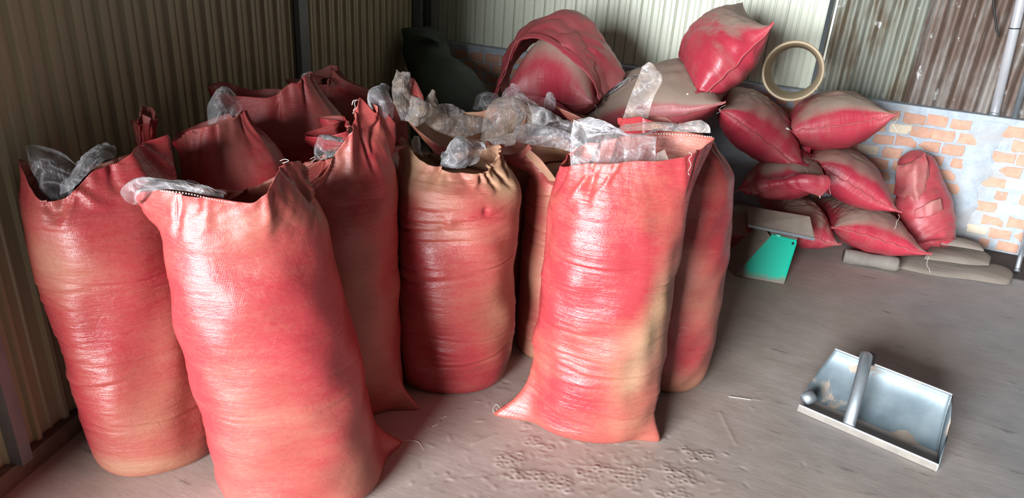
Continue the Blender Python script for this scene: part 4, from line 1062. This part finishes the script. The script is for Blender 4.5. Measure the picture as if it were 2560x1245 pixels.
def flat_sack(label, row0, row1, z0, hgt, seed):
    a = np.array([onz(x, y, z0) for x, y in row0]); b = np.array([onz(x, y, z0) for x, y in row1])
    nu, nv = 60, 18
    A = catmull(a, nu); B = catmull(b, nu)
    v = np.linspace(0, 1, nv)
    t = np.array([[0.0]]); G = A[None]*(1-v[:, None, None])+B[None]*v[:, None, None]
    e = (np.sin(np.pi*np.linspace(0.02, .98, nu))[None]**.3)*(np.sin(np.pi*v)[:, None]**.45)
    up = G.copy(); up[..., 2] = z0+hgt*e*(1+.12*noise3(seed, 12)(G))+.001
    lo = G.copy(); lo[..., 2] = z0
    base = np.array([G[..., 0].mean(), G[..., 1].mean(), z0])
    V = np.concatenate([(up-base).reshape(-1, 3), (lo-base).reshape(-1, 3)]); k = nu*nv
    F = grid_faces(nv, nu)+[tuple(reversed(f)) for f in grid_faces(nv, nu, off=k)]
    for j in range(nu-1): F += [(j+1, j, k+j, k+j+1), ((nv-1)*nu+j, (nv-1)*nu+j+1, k+(nv-1)*nu+j+1, k+(nv-1)*nu+j)]
    for i in range(nv-1): F += [(i*nu, (i+1)*nu, k+(i+1)*nu, k+i*nu), ((i+1)*nu+nu-1, i*nu+nu-1, k+i*nu+nu-1, k+(i+1)*nu+nu-1)]
    UV = np.concatenate([np.stack([G[..., 0], G[..., 1]], -1).reshape(-1, 2)]*2)
    o = mesh_obj('flat_sack', V, F, M['flat_sack'], None, uv=UV, dust=np.full(2*k, .7)); o.location = base
    return tag(o, label, 'sack', 'empty dusty sacks folded flat on the floor')
flat_sack('longest flat dusty sack in front of the other flat sacks on the floor', [(2238, 668), (2330, 688), (2430, 700), (2515, 712), (2530, 700)], [(2245, 640), (2330, 645), (2430, 664), (2500, 670), (2530, 690)], .002, .05, 401)
flat_sack('shorter flat dusty sack lying between the long one and the brick wall', [(2310, 648), (2370, 655), (2420, 662), (2472, 664)], [(2330, 610), (2380, 615), (2430, 622), (2476, 645)], .060, .045, 405)
flat_sack('flat dusty sack tucked against the foot of the plastered strip', [(2352, 612), (2400, 618), (2460, 628)], [(2355, 596), (2400, 600), (2440, 608)], .112, .03, 409)

# polished pole and thin pipe on the brick wall, cable, leaning rod
p0 = ony(2481, 300, Yb+.028); p0[2] = .834; p1 = ony(2553, 0, Yb+.028)
p1 = p0+(p1-p0)*1.9
pt = thing('metal_pole', 'shiny polished metal pole standing on the brick wall before rusty sheets', 'pole', tuple(p0))
tube('pole_tube', [np.zeros(3), (p1-p0)], .026, M['steel'], pt, n=24)
tube('joint_ring', [(p1-p0)*.40, (p1-p0)*.405], .0275, M['black'], pt, n=24)
tube('foot_plate', [np.array([0, 0, .0]), np.array([0, 0, .02])], .029, M['zinc'], pt, n=20)
p2 = ony(2530, 312, Yb+.03); p2[2] = .833; p3 = ony(2562, 200, Yb+.03); p3 = p2+(p3-p2)*4
pp = tube('pipe', [np.zeros(3), p3-p2], .016, M['zinc'], None, n=16); pp.location = p2; tag(pp, 'thin weathered grey pipe standing next to the shiny pole', 'pipe')
cb = [ony(*p) for p in [(2478, -160, Yb-.01), (2482, -60, Yb-.01), (2484, 10, Yb-.012), (2490, 60, Yb-.015), (2496, 92, Yb-.02)]]
cbo = tube('hanging_cable', catmull(cb, 30)-cb[-1], .006, M['black'], None, n=8); cbo.location = cb[-1]; tag(cbo, 'black cable end hanging down in front of the rusty sheet', 'cable')
q0 = onz(2540, 682)+np.array([0, 0, .015]); q1 = ony(2572, 560, Yb-.03)
rd = thing('metal_rod', 'dusty metal rod leaning on the bricks beside the dark floor strip', 'rod', tuple(q0))
tube('rod_tube', [np.zeros(3), q1-q0], .014, M['zinc'], rd, n=14)
tube('rod_tip', [np.array([0, 0, -.004])-(q1-q0)*.01, (q1-q0)*.03], .0155, M['grey_post'], rd, n=14)

# ------------------------------------------------------------------ sheet-metal scoop
zb, zf = .165, .030
Bl, Br = onz(2088, 872, zb), onz(2380, 986, zb)
Fl, Fr = onz(1998, 1012, zf), onz(2346, 1162, zf)
sc_c = (Bl+Br+Fl+Fr)/4; sb = np.array([sc_c[0], sc_c[1], 0])
sc = thing('scoop', 'galvanised sheet-metal scoop with a strap handle lying on the floor', 'scoop', tuple(sb))
def scoop_pt(u, v, off=0.0):
    b = Bl*(1-u)+Br*u; f = Fl*(1-u)+Fr*u
    m = (b+f)/2; h = (b-f)/2
    w = np.array([h[0], h[1], 0]); wl_ = np.linalg.norm(w); w /= wl_
    # circular-ish trough hanging between the two rims and touching the floor
    a = math.pi*v                          # 0 back rim, pi front rim
    sag = 0.5*(zb+zf)-.006
    p = m+h*math.cos(a)-np.array([0, 0, 1.0])*(math.sin(a)**.8)*(sag-off)
    return p
nu, nv = 34, 30
for nm, cut in (('shell', 0),):
    V = []
    for i in range(nu):
        for j in range(nv):
            v = j/(nv-1); u = i/(nu-1)
            u0 = .20*math.sin(math.pi*v)**1.0*(1 if v < .5 else .35)*(-.35)+.0
            uu = u0*(1-u)+u
            V.append(scoop_pt(uu, v)-sb)
    o = mesh_obj(nm, V, grid_faces(nu, nv), M['scoop'], sc)
    s_ = o.modifiers.new('solid', 'SOLIDIFY'); s_.thickness = .003; s_.offset = 1
V = []
for k, f in enumerate((1.0, .6, .2)):
    for j in range(nv):
        p = scoop_pt(1.0, j/(nv-1)); c = (Br+Fr)/2; V.append(c+(p-c)*f+np.array([.012, 0, 0])*(1-f)-sb)
o = mesh_obj('end_plate', V, grid_faces(3, nv), M['scoop'], sc); s_ = o.modifiers.new('solid', 'SOLIDIFY'); s_.thickness = .003
tube('rim_wire', catmull([Bl-sb, Br-sb], 8), .0035, M['steel'], sc, n=8)
tube('rim_wire', catmull([Fl-sb, Fr-sb], 8), .0035, M['steel'], sc, n=8)
tube('rim_wire', [scoop_pt(1.0, t)-sb for t in np.linspace(0, 1, 24)], .003, M['steel'], sc, n=6)
# folded front flange lying towards the floor
fl_ = [Fl-sb, Fr-sb]; o = mesh_obj('front_flange', [Fl-sb, Fr-sb, Fr-sb+np.array([-.002, -.003, -.028]), Fl-sb+np.array([-.002, -.003, -.028])], [(0, 3, 2, 1)], M['roll'], sc, smooth=False)
s_ = o.modifiers.new('solid', 'SOLIDIFY'); s_.thickness = .002
# strap handle arching from rim to rim
hb0, hf0 = onz(2160, 905, zb), onz(2122, 1062, zf)
hp = [hb0, hb0*.93+hf0*.07+np.array([0, 0, .055]), hb0*.62+hf0*.38+np.array([0, 0, .085]), hb0*.25+hf0*.75+np.array([0, 0, .06]), hf0]
hp = [ony(2172, 884, hb0[1]+.02)]+hp[1:] if False else hp
C_ = catmull(hp, 30); side = (Br-Bl)/np.linalg.norm(Br-Bl)*.021
V = []
for k, p in enumerate(C_):
    up = np.cross(np.gradient(C_, axis=0)[k], side); up /= np.linalg.norm(up); up *= -1 if up[2] < 0 else 1
    for t, lift in ((-1, 0), (-.55, .007), (0, .010), (.55, .007), (1, 0)): V.append(p+side*t+up*lift-sb)
o = mesh_obj('strap_handle', V, grid_faces(30, 5), M['zinc'], sc); s_ = o.modifiers.new('solid', 'SOLIDIFY'); s_.thickness = .004
slab('handle_foot', [onz(2150, 905, zb+.012)-sb, onz(2186, 912, zb+.012)-sb, onz(2196, 885, zb+.012)-sb, onz(2162, 876, zb+.012)-sb], .006, M['dark_post'], sc, bev=.001)
g0, g1 = onz(2008, 1000, .03), onz(2034, 988, .05)
tube('grip_stub', [g0-sb, g1-sb], .026, M['zinc'], sc, n=20)
# powder left in the trough
V = []
for i in range(8):
    for j in range(28):
        r_ = i/7.0; t_ = 2*math.pi*j/28; w_ = r_*(1+.12*math.sin(3*t_)+.07*math.sin(7*t_))
        V.append(scoop_pt(min(.985, .76+.20*w_*math.cos(t_)), .66+.17*w_*math.sin(t_), .002+.012*(1-r_**2))-sb)
mesh_obj('powder', V, grid_faces(8, 28, True), M['board'], sc)

# ------------------------------------------------------------------ soft contact: cloth yields where sacks press on each other
from mathutils.bvhtree import BVHTree
def wverts(o):
    me = o.data; n = len(me.vertices); v = np.empty(n*3, np.float32); me.vertices.foreach_get('co', v)
    off = np.array(o.parent.location) if o.parent else np.array(o.location)
    return v.reshape(-1, 3).astype(float)+off, off
def settle(o, others, gap=0.004, reach=0.40):
    V, off = wverts(o); moved = False
    for b in others:
        W, _ = wverts(b)
        lo, hi = W.min(0), W.max(0)
        idx = np.nonzero(((V > lo) & (V < hi)).all(1))[0]
        if not len(idx): continue
        t = BVHTree.FromPolygons([tuple(p) for p in W], [tuple(p.vertices) for p in b.data.polygons])
        for i in idx:
            loc, nrm, fi, d = t.find_nearest(Vector(V[i]), reach)
            if loc is None: continue
            if (Vector(V[i])-loc).dot(nrm) < gap*0.5:
                V[i] = np.array(loc+nrm*gap); moved = True
    V[:, 2] = np.maximum(V[:, 2], 0.0)
    if moved:
        o.data.vertices.foreach_set('co', (V-off).astype(np.float32).ravel()); o.data.update()
def bagmesh(r): return [c for c in r.children if c.name.startswith('woven')][0]
bpy.context.view_layer.update()
order = ['S3', 'S5', 'S1', 'S2', 'S4', 'P10', 'P8', 'P7', 'P6', 'P4', 'P5', 'P3', 'P1', 'P2']
props = [c for c in list(rl.children)+list(dpt.children)+list(bd.children)]+[o for o in COL.objects if o.name.startswith('flat_sack')]
for ps in range(3):
    done = list(props)
    for k in order:
        for c in PL[k].children:
            settle(c, done, .006)
        done.append(bagmesh(PL[k]))
    for c in us.children: settle(c, done, .006)
    for c in dr.children:
        if not c.name.startswith('plastic'): settle(c, done, .014)
    if ps > 2: continue
    sdone = []
    sord = ('F', 'B', 'A', 'D', 'G', 'C', 'E', 'L', 'H', 'I', 'N', 'K', 'M', 'M2', 'J')
    for k in sord:
        settle(bagmesh(SK[k]), sdone, .005, .08); sdone.append(bagmesh(SK[k]))
for c in dr.children:
    for _ in range(2): settle(c, [bagmesh(PL[q]) for q in ('P3', 'P2', 'S4')], .014)
# stitched seams and hems belong to the woven bag itself
for r in list(SK.values())+list(PL.values()):
    w = bagmesh(r)
    for c in list(r.children):
        if c.name.split('.')[0] in ('seam', 'stitching', 'thread', 'rolled_hem', 'hem_strip'): c.parent = w
